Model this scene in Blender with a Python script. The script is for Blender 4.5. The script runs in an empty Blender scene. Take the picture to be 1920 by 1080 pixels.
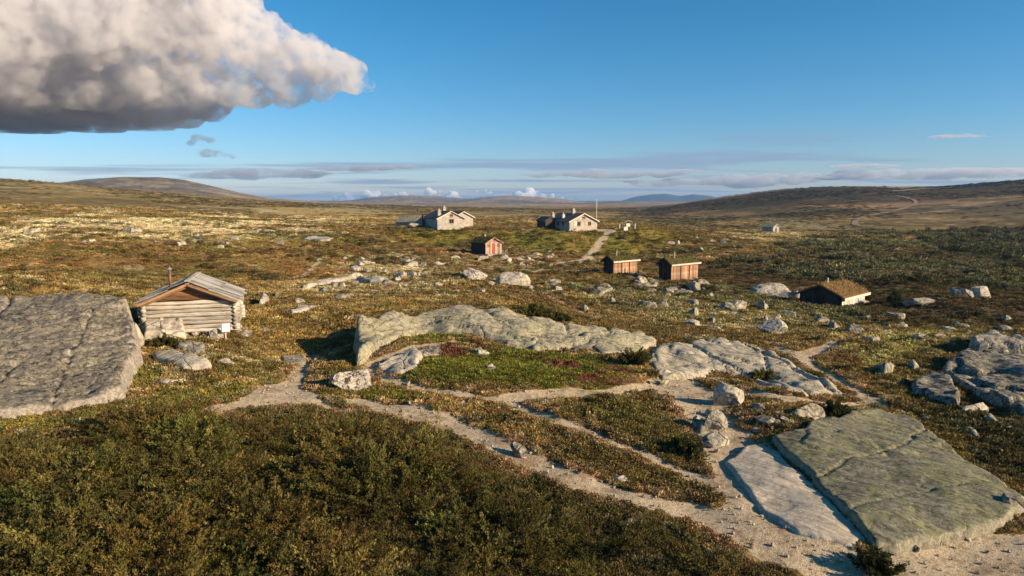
import bpy, bmesh, math, random
import numpy as np
from mathutils import Vector, Matrix, noise as mnoise

random.seed(11)
RNG = np.random.default_rng(11)
R = math.radians
scene = bpy.context.scene
COL = scene.collection

# ------------------------------------------------------------------ camera
F = 1300.0                      # focal length in 1920-wide pixels
PITCH = R(7.23)
cam_d = bpy.data.cameras.new('camera')
cam_d.sensor_width = 36.0
cam_d.lens = 36.0 * F / 1920.0
cam_d.clip_start = 0.1
cam_d.clip_end = 60000.0
cam = bpy.data.objects.new('camera', cam_d)
COL.objects.link(cam)
cam.location = (0, 0, 0)
cam.rotation_euler = (R(90) - PITCH, 0, 0)
scene.camera = cam

# ------------------------------------------------------------------ light
SUN_EL = R(21.0)
SUN_A = R(24.0)                 # sun stands to the right, a little behind the camera
sun_dir = Vector((math.cos(SUN_EL) * math.cos(SUN_A), -math.cos(SUN_EL) * math.sin(SUN_A), math.sin(SUN_EL)))
sun_d = bpy.data.lights.new('sun', 'SUN')
sun_d.energy = 5.0
sun_d.angle = R(0.5)
sun_d.color = (1.0, 0.79, 0.53)
sun = bpy.data.objects.new('sun', sun_d)
COL.objects.link(sun)
sun.rotation_euler = sun_dir.to_track_quat('Z', 'Y').to_euler()

world = bpy.data.worlds.new('World')
scene.world = world
world.use_nodes = True
wn, wl = world.node_tree.nodes, world.node_tree.links
wn.clear()
w_out = wn.new('ShaderNodeOutputWorld')
w_bg = wn.new('ShaderNodeBackground')
w_sky = wn.new('ShaderNodeTexSky')
w_sky.sky_type = 'NISHITA'
w_sky.sun_disc = False
w_sky.sun_elevation = SUN_EL
w_sky.sun_rotation = math.atan2(sun_dir.x, sun_dir.y)
w_sky.altitude = 900
w_sky.air_density = 1.0
w_sky.dust_density = 0.5
w_sky.ozone_density = 2.2
w_bg.inputs['Strength'].default_value = 0.056
# thin high cloud streaks, laid on a flat sheet far overhead (true perspective towards the horizon)
def wnode(t, **k):
    n = wn.new(t)
    for a, b in k.items():
        setattr(n, a, b)
    return n
def wmath(op, a, b=None):
    n = wnode('ShaderNodeMath', operation=op)
    for i, v in enumerate((a, b)):
        if v is None: continue
        if isinstance(v, (int, float)): n.inputs[i].default_value = v
        else: wl.new(v, n.inputs[i])
    return n.outputs[0]
tc = wnode('ShaderNodeTexCoord')
sep = wnode('ShaderNodeSeparateXYZ')
wl.new(tc.outputs['Generated'], sep.inputs[0])
zc = wmath('ADD', wmath('MAXIMUM', sep.outputs['Z'], 0.0), 0.035)
cmb = wnode('ShaderNodeCombineXYZ')
wl.new(wmath('DIVIDE', sep.outputs['X'], zc), cmb.inputs[0])
wl.new(wmath('DIVIDE', sep.outputs['Y'], zc), cmb.inputs[1])
mp = wnode('ShaderNodeMapping')
mp.inputs['Scale'].default_value = (0.16, 0.34, 1)
mp.inputs['Location'].default_value = (3.1, 0.6, 0)
wl.new(cmb.outputs[0], mp.inputs[0])
nz = wnode('ShaderNodeTexNoise')
nz.inputs['Scale'].default_value = 1.0
nz.inputs['Detail'].default_value = 7
nz.inputs['Roughness'].default_value = 0.55
nz.inputs['Distortion'].default_value = 0.4
wl.new(mp.outputs[0], nz.inputs['Vector'])
rmp = wnode('ShaderNodeMapRange', interpolation_type='SMOOTHSTEP')
rmp.inputs[1].default_value = 0.495
rmp.inputs[2].default_value = 0.63
wl.new(nz.outputs['Fac'], rmp.inputs[0])
lowr = wnode('ShaderNodeMapRange', interpolation_type='SMOOTHSTEP')   # the sheet thins out towards the zenith
lowr.inputs[1].default_value = 0.115
lowr.inputs[2].default_value = 0.035
wl.new(sep.outputs['Z'], lowr.inputs[0])
mask = wmath('MULTIPLY', wmath('MULTIPLY', rmp.outputs[0], lowr.outputs[0]), 0.85)
wmix = wnode('ShaderNodeMix', data_type='RGBA')
wl.new(mask, wmix.inputs[0])
tint = wnode('ShaderNodeMix', data_type='RGBA', blend_type='MULTIPLY')     # the photograph's cool white balance
tint.inputs[0].default_value = 1.0
wl.new(w_sky.outputs[0], tint.inputs[6])
tint.inputs[7].default_value = (1.0, 1.03, 1.36, 1)
hsv = wnode('ShaderNodeHueSaturation')
hsv.inputs['Saturation'].default_value = 1.24
hsv.inputs['Hue'].default_value = 0.474
wl.new(tint.outputs[2], hsv.inputs['Color'])
wl.new(hsv.outputs[0], wmix.inputs[6])
wmix.inputs[7].default_value = (3.0, 3.9, 5.6, 1)
wl.new(wmix.outputs[2], w_bg.inputs['Color'])
wl.new(w_bg.outputs[0], w_out.inputs['Surface'])

vs = scene.view_settings
vs.view_transform = 'Standard'
vs.look = 'None'
vs.exposure = 0.8
vs.gamma = 1.0
cy = scene.cycles
cy.use_denoising = True
cy.denoiser = 'OPENIMAGEDENOISE'
cy.max_bounces = 16
cy.diffuse_bounces = 2
cy.glossy_bounces = 2
cy.transparent_max_bounces = 8
cy.volume_bounces = 12
cy.sample_clamp_indirect = 6

# ------------------------------------------------------------------ numeric helpers
def _hash(ix, iy, s):
    h = (ix.astype(np.int64) * 374761393 + iy.astype(np.int64) * 668265263 + s * 974634777) & 0xffffffff
    h = ((h ^ (h >> 13)) * 1274126177) & 0xffffffff
    h = h ^ (h >> 16)
    return (h & 0xffff) / 65535.0
def vnoise(x, y, s=0):
    ix, iy = np.floor(x), np.floor(y)
    fx, fy = x - ix, y - iy
    fx = fx * fx * fx * (fx * (fx * 6 - 15) + 10); fy = fy * fy * fy * (fy * (fy * 6 - 15) + 10)
    a = _hash(ix, iy, s); b = _hash(ix + 1, iy, s); c = _hash(ix, iy + 1, s); d = _hash(ix + 1, iy + 1, s)
    return (a + (b - a) * fx) * (1 - fy) + (c + (d - c) * fx) * fy
def fbm(x, y, o=4, s=0, g=0.5):
    t = 0; a = 1.0; n = 0
    for i in range(o):
        c, q = math.cos(i * 1.3), math.sin(i * 1.3)
        t = t + a * vnoise((c * x - q * y) * 2.03 ** i + 17.3 * i, (q * x + c * y) * 2.03 ** i - 9.1 * i, s + i * 31)
        n += a; a *= g
    return t / n * 2 - 1
def sstep(a, b, x):
    t = np.clip((x - a) / (b - a), 0, 1)
    return t * t * (3 - 2 * t)
CP, SP = math.cos(PITCH), math.sin(PITCH)
def ray(px, py):
    """slope of the sight line through a photograph point: x and z per metre of y"""
    a = (np.asarray(px, float) - 960) / F; b = -(np.asarray(py, float) - 540) / F
    yy = CP + b * SP; zz = -SP + b * CP
    return a / yy, zz / yy

# ------------------------------------------------------------------ the lie of the land
CTRL = [  # photograph point and its distance in metres
 (-500,1080,13.2),(0,1080,13.5),(480,1080,14),(960,1080,14.3),(1440,1080,14.6),(1920,1080,15),(2400,1080,15),
 (-500,900,17),(0,900,17.6),(480,900,18.6),(960,900,19.2),(1440,900,19.7),(1920,900,20.2),(2400,900,20.5),
 (-500,780,22),(0,775,22.6),(350,770,23.6),(700,770,24.6),(1050,770,25.3),(1400,770,26.2),(1900,770,27.6),(2400,770,28),
 (-500,690,29),(300,690,28.6),(700,690,30.3),(1000,660,33.2),(1300,680,34.5),(1550,680,36.5),(1900,680,38),(2400,680,39),
 (-500,600,37),(200,620,35),(350,611,36),(470,610,36.6),(740,590,39.5),(1000,590,44),(1200,600,47),(1400,600,54),(1800,600,58),(2400,600,60),
 (-500,530,50),(100,540,49),(420,540,54),(700,540,58),(950,530,68),(1270,527,90),(1150,515,95),(1600,572,67),(1850,545,82),(2400,540,90),
 (-500,470,80),(0,460,88),(200,480,80),(560,480,94),(700,470,106),(908,477,130),(1050,480,128),(1130,478,134),(1400,480,130),(1700,480,130),(2400,480,135),
 (0,420,135),(300,425,135),(600,440,140),(720,437,152),(1000,465,143),(1200,472,140),
 (780,428,176),(830,428,180),(920,430,176),(1010,430,180),(1070,431,180),(1140,432,176),(1190,431,176),(1240,437,172),(1310,452,166),
 (1447,436,225),(1920,445,215),(1700,440,240),(2400,445,220),
 (0,385,250),(300,393,260),(600,408,260),(750,410,240),(900,409,260),(1100,412,270),(1250,425,250),(1350,424,300),(1600,424,320),
 (700,396,420),(900,400,420),(1050,402,420),(1180,407,420),
 (-500,385,900),(0,385,900),(300,385,900),(600,386,900),(850,390,900),(1100,392,900),(1400,392,900),(1900,392,900),(2400,392,900),
 (-500,379,3000),(300,379,3000),(960,381,3000),(1600,381,3000),(2400,381,3000),(300,377,9000),(1400,377,9000),
]
_c = np.array(CTRL, float)
_sx, _sz = ray(_c[:, 0], _c[:, 1])
_cz = _sz * _c[:, 2]
_cu = np.arctan(_sx) * 1.6
_cv = np.log(_c[:, 2] * np.sqrt(1 + _sx ** 2))
def _phi(d2):
    return 0.5 * d2 * np.log(d2 + 1e-12)
n = len(_c)
A = np.zeros((n + 3, n + 3))
A[:n, :n] = _phi((_cu[:, None] - _cu) ** 2 + (_cv[:, None] - _cv) ** 2) + np.eye(n) * 0.0015
A[:n, n] = 1; A[:n, n + 1] = _cu; A[:n, n + 2] = _cv
A[n:, :n] = A[:n, n:].T
W = np.linalg.solve(A, np.concatenate([_cz, np.zeros(3)]))
# hills: skyline points of the photograph, their distance, how far the slope runs towards us
RIDGES = [
 (640, 430, [(-700,326),(-300,330),(0,335),(60,339),(120,344),(200,353),(350,366),(500,377),(650,386),(760,396)]),
 (1900, 900, [(-300,372),(40,352),(110,343),(160,336),(230,331.5),(300,332),(345,337),(400,349),(450,361),(510,372),(600,378),(690,383)]),
 (4300, 1000, [(480,384),(600,379),(660,375),(700,369),(760,366),(820,368),(880,372),(920,378),(980,386)]),
 (3800, 900, [(800,388),(860,377),(900,370),(950,366.5),(1010,369),(1060,374),(1110,381),(1180,390)]),
 (2300, 700, [(1000,392),(1060,385),(1110,380),(1150,378.5),(1190,380),(1250,386),(1330,394)]),
 (6800, 1500, [(1090,390),(1150,379),(1170,375),(1195,368),(1222,364),(1248,363),(1275,367.5),(1300,364),(1330,367),(1360,374),(1420,380),(1500,390)]),
 (880, 560, [(1080,416),(1130,408),(1180,400),(1230,389),(1300,377),(1380,366),(1450,357.5),(1520,351.5),(1600,349),(1680,350),(1760,349),(1830,344),(1900,338),(2000,331),(2300,318),(2700,315)]),
]
_rd = []
for D, Wd, pts in RIDGES:
    p = np.array(pts, float)
    sx, sz = ray(p[:, 0], p[:, 1])
    _rd.append((D, Wd, np.arctan(sx), sz * np.cos(np.arctan(sx))))
BUMPS = []      # rises and hollows: place, height, half-depth, half-width in metres
for px, py, d_, bh, br, bl in ((760,600,38,.3,2.4,2.6),(900,590,40,.5,3.2,4.0),(1060,620,39,.35,2.6,4.0),(1350,640,42,.5,3,4),(580,635,34.8,-1.3,3.4,3.2),(560,690,29,-.25,1.6,2.2),
                               (960,705,29,.35,1.6,4.0),(1150,790,24,.25,1.5,2.5),(1400,660,39,.3,2,4),(1000,560,50,-.5,3,8),(820,520,66,.7,4,8),(1600,650,40,.5,2.5,3),(1700,640,44,.6,3,4),(1830,650,40,.5,3,3),
                               (300,850,19,.35,1.5,3.5),(700,900,18,.45,1.6,3),(480,950,17,-.25,1.2,1.5),(100,950,16.5,.3,1.5,2.5),(1180,930,18.5,.2,1,2.5),(380,690,29,.3,1.5,2.5)):
    sx_, sz_ = ray(px, py)
    BUMPS.append((float(sx_) * d_, d_, bh, br, bl))
def height(x, y):
    x = np.asarray(x, float); y = np.asarray(y, float)
    r = np.hypot(x, y); az = np.arctan2(x, np.maximum(y, 1e-3))
    az = np.clip(az, -1.05, 1.05)
    u = az * 1.6; v = np.clip(np.log(np.maximum(r, 1e-3)), math.log(9), math.log(9000))
    z = W[n] + W[n + 1] * u + W[n + 2] * v
    for i in range(n):
        z = z + W[i] * _phi((u - _cu[i]) ** 2 + (v - _cv[i]) ** 2)
    near = 1 - sstep(150, 420, r)
    plateau = 1 - 0.75 * np.exp(-(((x - 5) / 45) ** 2 + ((y - 182) / 16) ** 2))
    z = z + (0.34 * fbm(x / 5.5, y / 5.5, 3, 3) + 0.12 * fbm(x / 1.6, y / 1.6, 2, 9)) * near * plateau
    z = z + 1.15 * (sstep(42, 75, r) * (1 - sstep(120, 150, r))) * fbm(x / 17, y / 13, 3, 13)
    z = np.atleast_1d(z).astype(float)
    nb = np.atleast_1d(r < 85)
    if nb.any():
        xb, yb = np.atleast_1d(x)[nb], np.atleast_1d(y)[nb]; zb = np.zeros(len(xb))
        for bx, by, bh, br, bl in BUMPS:
            zb += bh * np.exp(-(((xb - bx) / bl) ** 2 + ((yb - by) / br) ** 2))
        z[nb] += zb
    z = z.reshape(np.shape(x))
    # the green bank in front of the two stone houses
    bank = sstep(-34, -20, x) * (1 - sstep(30, 46, x))
    z = z - 3.2 * np.exp(-((y - 149) / 10.5) ** 2) * bank + .9 * np.exp(-((y - 171) / 6) ** 2) * bank
    shp = np.shape(z); z = np.atleast_1d(z).ravel(); xf, yf, rf, af = (np.atleast_1d(q).ravel() for q in (x, y, r, az))
    fk = rf > 220
    if fk.any(): z[fk] += sstep(220, 900, rf[fk]) * 3.0 * fbm(xf[fk] / 150, yf[fk] / 150, 4, 21)
    for D, Wd, a, s in _rd:
        k = rf > D - Wd
        if not k.any(): continue
        xk, yk, rk, zk = xf[k], yf[k], rf[k], z[k]
        top = np.interp(af[k], a, s, left=s[0] - 0.05, right=s[-1] - 0.05) * D
        t = sstep(D - Wd, D, rk) * 0.55 + np.clip((rk - D + Wd) / Wd, 0, 1) * 0.45
        t = t * (1 - sstep(D, D + Wd * 1.3, rk) * 0.8)
        rough = 1 + 0.10 * fbm(xk / (Wd * .22), yk / (Wd * .22), 4, int(D)) * np.clip(1 - t * t, 0.0, 1)
        z[k] = zk + np.maximum(top - zk, 0) * t * rough
    return z.reshape(shp)
def at(px, py, h=0.0):
    """the point of the land (raised by h metres) that is seen at a photograph point"""
    px = np.atleast_1d(np.asarray(px, float)); py = np.atleast_1d(np.asarray(py, float)); h = np.broadcast_to(np.asarray(h, float), px.shape)
    sx, sz = ray(px, py)
    ys = np.exp(np.linspace(math.log(10), math.log(2500), 190))
    Z = height(sx[:, None] * ys, np.broadcast_to(ys, (len(px), len(ys)))) + h[:, None]
    below = (sz[:, None] * ys) < Z
    k = np.where(below.any(1), below.argmax(1), len(ys) - 1)
    lo = ys[np.maximum(k - 1, 0)]; hi = ys[k]
    for _ in range(14):
        m = (lo + hi) / 2
        b = sz * m < height(sx * m, m) + h
        hi = np.where(b, m, hi); lo = np.where(b, lo, m)
    y = (lo + hi) / 2
    return np.stack([sx * y, y, sz * y - h], 1)      # z is the ground's own height
def at1(px, py, h=0.0):
    p = at(px, py, h)[0]
    return Vector(p)
def poly_in(x, y, poly):
    ins = np.zeros(np.shape(x), bool); j = len(poly) - 1
    for i in range(len(poly)):
        xi, yi = poly[i][0], poly[i][1]; xj, yj = poly[j][0], poly[j][1]
        if yi != yj:
            ins ^= ((yi > y) != (yj > y)) & (x < (xj - xi) * (y - yi) / (yj - yi) + xi)
        j = i
    return ins
def seg_dist(x, y, pts, closed=False, vals=None):
    """distance to a polyline and the value carried along it"""
    best = np.full(np.shape(x), 1e9); bv = np.zeros(np.shape(x))
    m = len(pts)
    for i in range(m if closed else m - 1):
        a = pts[i]; b = pts[(i + 1) % m]
        dx, dy = b[0] - a[0], b[1] - a[1]; L = dx * dx + dy * dy + 1e-9
        t = np.clip(((x - a[0]) * dx + (y - a[1]) * dy) / L, 0, 1)
        d = np.hypot(x - a[0] - t * dx, y - a[1] - t * dy)
        w = d < best
        best = np.where(w, d, best)
        if vals is not None:
            bv = np.where(w, vals[i] + (vals[(i + 1) % m] - vals[i]) * t, bv)
    return (best, bv) if vals is not None else best

# ------------------------------------------------------------------ trodden paths and patches of ground cover
PATHS = [
 [(660,752,.5),(720,764,.9),(770,770,1.0),(820,785,.9),(870,805,.85),(930,830,.85),(1000,865,.85),(1100,905,.8),(1200,935,.75),(1300,960,.8),(1390,985,1.1),(1450,1005,1.5),(1530,1045,1.6),(1600,1085,1.6)],
 [(590,665,.35),(565,695,.5),(540,728,1.1),(520,745,1.2),(470,755,.8),(400,768,.5)],
 [(540,735,1.0),(590,752,.7),(640,768,.4)],
 [(690,700,.45),(740,715,.55),(800,732,.5),(880,742,.5),(960,757,.6),(1040,787,.5),(1110,812,.45),(1200,847,.42),(1290,887,.5),(1370,922,.6),(1400,960,.9)],
 [(690,700,.45),(700,680,.5),(740,665,.6),(780,650,.5),(850,640,.5),(900,648,.35)],
 [(960,745,.7),(1050,738,.7),(1150,735,.6),(1230,722,.7),(1290,752,.8),(1320,795,.8),(1345,850,.8),(1380,900,.9),(1400,960,1.1),(1440,1000,1.4)],
 [(1230,722,.8),(1300,705,.8),(1340,712,.8)],
 [(870,618,.35),(930,637,.5),(1000,657,.4),(1080,664,.3)],
 [(1300,740,.9),(1400,738,.8),(1480,748,.8),(1560,758,.7),(1640,755,.8),(1600,730,.7),(1560,705,.8),(1520,682,.8),(1490,665,.9),(1450,648,.5)],
 [(1500,668,1.0),(1560,645,.7),(1620,622,.5),(1720,606,.4)],
 [(1125,602,.5),(1095,587,.5),(1060,571,.5),(1020,555,.5),(1000,545,.6),(990,535,.5)],
 [(1075,491,1.6),(1100,487,1.7),(1110,475,1.5),(1125,455,1.5),(1140,437,1.5),(1146,432,2.2),(1110,430,3.0),(1060,432,2.5)],
 [(950,512,.5),(1010,508,.6),(1070,492,.9)],
 [(612,482,.7),(592,497,.5),(570,515,.4)],
 [(906,420,.8),(985,432,.6),(1000,442,.4)],
]
path_xy = []
for P in PATHS:
    q = at([p[0] for p in P], [p[1] for p in P])
    path_xy.append((q[:, :2], np.array([p[2] for p in P]) * 0.5))
def wpoly(pp):
    return at([p[0] for p in pp], [p[1] for p in pp])[:, :2]
GRAVEL = [wpoly(p) for p in (
 [(1640,1032),(1700,1040),(1800,1015),(1880,1000),(1990,1010),(1990,1100),(1600,1100)],
 [(500,722),(545,712),(585,735),(612,756),(560,760),(480,762),(440,756)],
 [(1300,725),(1340,730),(1385,800),(1425,832),(1372,862),(1335,835),(1312,780)],
 [(1240,705),(1300,702),(1330,735),(1270,740)],
)]
def path_mask(x, y, grow=0.0):
    m = np.zeros(np.shape(x))
    r = np.hypot(x, y)
    wob = 0.16 * fbm(x / 0.7, y / 0.7, 3, 77)
    for pts, w in path_xy:
        near = r < 60 if pts[:, 1].max() < 60 else r < 230
        if not near.any(): continue
        d, ww = seg_dist(x[near], y[near], pts, vals=w)
        ww = ww * 1.3 + grow
        k = np.maximum(ww * 0.5, 0.12)
        m[near] = np.maximum(m[near], 1 - sstep(ww - k * .7, ww + k * .7, d + wob[near] * np.minimum(1.6, .6 + ww)))
    for g in GRAVEL:
        near = r < 45
        d = seg_dist(x[near], y[near], g, closed=True)
        d = np.where(poly_in(x[near], y[near], g), -d, d)
        m[near] = np.maximum(m[near], 1 - sstep(-.2, .35, d - grow + 2.2 * wob[near]))
    return m
C_ = dict(brown=(.170,.114,.042), rust=(.215,.095,.040), olive=(.132,.103,.031), green=(.140,.138,.024), ochre=(.330,.225,.075), lichen=(.50,.42,.235),
          red=(.150,.040,.040), dark=(.045,.045,.018), straw=(.38,.275,.105), gravel=(.50,.40,.315), yellow=(.36,.31,.105), tan=(.33,.215,.115), umber=(.075,.045,.024),
          gold=(.255,.195,.040), grey=(.20,.165,.13), blue=(.085,.085,.085), scrub=(.115,.115,.055))
C_ = {k: np.array(v) for k, v in C_.items()}
ZONES = [  # outline in the photograph, cover, how much, patch size in metres (0 = even)
 ([(-300,560),(0,560),(250,545),(560,560),(640,520),(700,470),(560,430),(0,430),(-300,430)], 'ochre', .45, 9),
 ([(-300,500),(200,520),(620,520),(700,455),(640,430),(300,460),(-300,470)], 'rust', .3, 12),
 ([(-300,440),(0,425),(200,395),(420,385),(640,400),(620,440),(420,460),(200,445),(0,470),(-300,480)], 'lichen', .85, 14),
 ([(300,425),(420,415),(560,425),(580,445),(470,455),(350,445)], 'lichen', .9, 6),
 ([(520,388),(720,397),(735,413),(640,412),(520,402)], 'straw', .9, 0),
 ([(880,399),(1010,405),(1010,421),(880,417)], 'straw', .85, 40),
 ([(1110,398),(1190,404),(1190,412),(1110,410)], 'straw', .6, 40),
 ([(540,500),(700,458),(880,468),(1060,482),(1040,520),(860,500),(700,505),(560,530)], 'rust', .6, 7),
 ([(620,500),(700,480),(780,478),(800,500),(780,530),(640,530)], 'lichen', .6, 3),
 ([(380,470),(470,440),(640,440),(720,470),(600,490)], 'green', .5, 10),
 ([(0,470),(260,470),(420,500),(300,540),(0,540)], 'olive', .6, 8),
 ([(860,470),(1040,478),(1060,510),(880,508)], 'lichen', .45, 2.5),
 ([(560,515),(800,500),(880,520),(860,560),(700,560),(560,560)], 'lichen', .5, 2.2),
 ([(1080,560),(1330,545),(1500,590),(1440,630),(1250,600)], 'lichen', .4, 2.2),
 ([(700,432),(880,432),(1000,436),(1125,438),(1108,470),(1000,468),(880,452),(760,448)], 'gold', .75, 0),
 ([(1150,436),(1250,434),(1295,457),(1220,474),(1130,478)], 'gold', .8, 0),
 ([(1290,440),(1420,432),(1560,440),(1560,480),(1320,490),(1250,480)], 'ochre', .5, 9),
 ([(1290,440),(1420,432),(1560,440),(1560,455),(1420,452)], 'lichen', .5, 9),
 ([(1220,490),(1560,480),(2500,430),(2500,640),(1700,610),(1500,590),(1330,560)], 'umber', .6, 0),
 ([(700,432),(880,432),(1000,440),(1125,442),(1105,468),(1000,466),(880,450),(760,446)], 'green', .7, 5),
 ([(1150,440),(1240,438),(1285,457),(1220,470),(1140,474)], 'green', .6, 5),
 ([(1330,500),(2500,500),(2500,620),(1700,600),(1450,590)], 'dark', .5, 6),
 ([(1480,450),(2500,425),(2500,560),(1700,540),(1500,520)], 'scrub', .75, 9),
 ([(1040,540),(1330,530),(1560,590),(1500,620),(1200,600)], 'yellow', .55, 3),
 ([(1530,665),(1590,630),(1700,615),(1735,655),(1700,705),(1600,705)], 'yellow', .95, 1.6),
 ([(1640,650),(1720,610),(1950,610),(1950,640),(1760,650)], 'yellow', .5, 2),
 ([(730,712),(790,668),(880,652),(960,648),(1060,662),(1150,688),(1160,715),(1080,730),(980,737),(860,727),(770,720)], 'green', .95, 0),
 ([(1030,668),(1120,678),(1190,704),(1140,726),(1070,706)], 'red', .85, 1.2),
 ([(790,665),(830,650),(890,645),(880,660),(820,668)], 'red', .8, 1),
 ([(720,634),(800,613),(885,615),(872,633),(780,643)], 'green', .8, 0),
 ([(240,690),(420,700),(470,690),(480,720),(400,765),(300,780),(-200,830),(-200,770),(100,770)], 'green', .6, 3),
 ([(600,740),(640,742),(700,720),(760,745),(760,762),(640,765)], 'green', .8, 0),
 ([(560,745),(700,768),(820,800),(1000,885),(1250,975),(1460,1100),(-600,1120),(-600,860),(0,830),(300,770)], 'dark', .55, 0),
 ([(420,860),(620,830),(600,940),(620,1080),(330,1080),(380,960)], 'green', .6, 1.6),
 ([(760,1000),(1000,960),(1150,1080),(760,1080)], 'olive', .6, 2),
 ([(1060,760),(1200,745),(1320,820),(1310,870),(1200,850),(1100,800)], 'olive', .8, 0),
 ([(960,790),(1100,825),(1300,910),(1370,945),(1200,925),(1050,865)], 'olive', .7, 1.5),
 ([(860,750),(1000,790),(1000,830),(900,800)], 'ochre', .7, 1.2),
 ([(1150,690),(1240,690),(1250,720),(1180,735)], 'ochre', .7, 1),
 ([(1700,760),(1990,760),(1990,930),(1900,905),(1760,810)], 'dark', .6, 0),
 ([(470,570),(660,600),(660,640),(480,660),(450,620)], 'ochre', .5, 3),
]
zone_xy = [(wpoly(z[0]), C_[z[1]], z[2], z[3]) for z in ZONES]
def patchy(x, y, sx, sy, o, seed):
    """patch noise whose patches grow with distance, blended between fixed world sizes"""
    l = np.clip(np.log2(np.maximum(np.hypot(x, y), 1) / 60), -1.5, 3.6) + 2
    out = np.zeros(np.shape(x))
    for k in range(0, 7):
        w = np.maximum(0, 1 - np.abs(l - k)); sel = w > 0
        if sel.any():
            q = 2.0 ** (k - 2)
            out[sel] += w[sel] * fbm(x[sel] / (sx * q) + k * 3.7, y[sel] / (sy * q), o, seed + k)
    return out
def ground_colour(x, y, z=None):
    r = np.hypot(x, y); az = np.arctan2(x, y)
    n1 = patchy(x, y, 3.2, 2.2, 4, 5); n2 = patchy(x, y, 1.7, 1.1, 4, 41); n3 = patchy(x, y, 6, 3.2, 3, 61)
    def mix(c, d, f):
        return c + (d - c) * np.clip(f, 0, 1)[..., None]
    c = np.broadcast_to(C_['brown'], np.shape(x) + (3,))
    c = mix(c, C_['olive'], sstep(-.12, .28, n1))
    c = mix(c, C_['rust'], sstep(.12, .45, n2) * .5)
    c = mix(c, C_['dark'] * 1.3, sstep(.15, .35, patchy(x, y, 2.4, 1.3, 4, 141)) * .55)
    c = mix(c, C_['lichen'] * .8, sstep(.20, .34, patchy(x, y, 1.3, .8, 4, 171)) * .65)
    c = mix(c, C_['ochre'], sstep(.12, .45, n3) * .55)
    # the broad slopes
    hill = sstep(330, 520, r) * sstep(.08, .16, az)
    c = mix(c, mix(np.broadcast_to(C_['umber'], c.shape), C_['tan'], sstep(-.15, .45, fbm(x / 130, y / 90, 4, 15))), hill * .85)
    c = mix(c, C_['dark'], hill * sstep(.12, .38, fbm(x / 90, y / 70, 4, 95)) * .75)
    lefth = sstep(200, 420, r) * (1 - sstep(-.2, -.05, az))
    c = mix(c, C_['ochre'], lefth * .6); c = mix(c, C_['lichen'], lefth * sstep(.0, .5, n1) * .5); c = mix(c, C_['olive'], lefth * sstep(.05, .3, n2) * .75)
    mid = sstep(350, 600, r) * sstep(-.2, -.08, az) * (1 - sstep(.12, .2, az))
    c = mix(c, C_['ochre'], mid * .6); c = mix(c, C_['olive'], mid * sstep(0, .3, fbm(x / 60, y / 120, 3, 55)) * .6)
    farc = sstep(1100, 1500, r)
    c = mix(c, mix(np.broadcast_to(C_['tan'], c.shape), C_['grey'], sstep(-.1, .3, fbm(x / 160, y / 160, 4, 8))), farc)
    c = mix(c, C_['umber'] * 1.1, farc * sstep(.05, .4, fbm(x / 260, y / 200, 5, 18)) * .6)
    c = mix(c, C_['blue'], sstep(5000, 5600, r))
    dist_ = sstep(220, 380, r)
    c = mix(c, C_['dark'], dist_ * sstep(.10, .30, fbm(x / 26, y / 42, 4, 201)) * .6 * (1 - .6 * farc))
    c = mix(c, C_['lichen'] * .75, dist_ * sstep(.16, .36, fbm(x / 34, y / 60, 4, 231)) * .45 * (1 - hill))
    c = mix(c, C_['dark'] * .8, sstep(330, 480, r) * sstep(.10, .2, az) * (1 - farc) * sstep(.06, .24, fbm((x + .5 * y) / 110, (y - .4 * x) / 30, 4, 251)) * .7)
    for poly, colr, amt, ps in zone_xy:
        lo = poly.min(0) - 3; hi = poly.max(0) + 3
        k = (x > lo[0]) & (x < hi[0]) & (y > lo[1]) & (y < hi[1])
        if not k.any(): continue
        xx, yy = x[k], y[k]
        d = seg_dist(xx, yy, poly, closed=True); d = np.where(poly_in(xx, yy, poly), -d, d)
        soft = np.hypot(xx, yy) * .025
        sc = float(np.median(soft)) * 2
        f = 1 - sstep(-soft, soft, d + soft * 2.2 * fbm(xx / sc, yy / sc, 3, 7))
        if ps: f = f * sstep(-.12, .22, fbm(xx / ps, yy / ps * 1.2, 4, int(ps * 10) + 3))
        c[k] = mix(c[k], colr, f * amt)
    near = r < 60
    if near.any():
        c[near] = mix(c[near], C_['tan'] * .95, path_mask(x[near], y[near], .4) * .75 * sstep(-.35, .25, fbm(x[near] / .8, y[near] / .8, 3, 91)))
    v = 1 + (.35 + .3 * dist_) * patchy(x, y, .45, .35, 3, 33)
    return np.clip(c * v[..., None], .008, .8)

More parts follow.
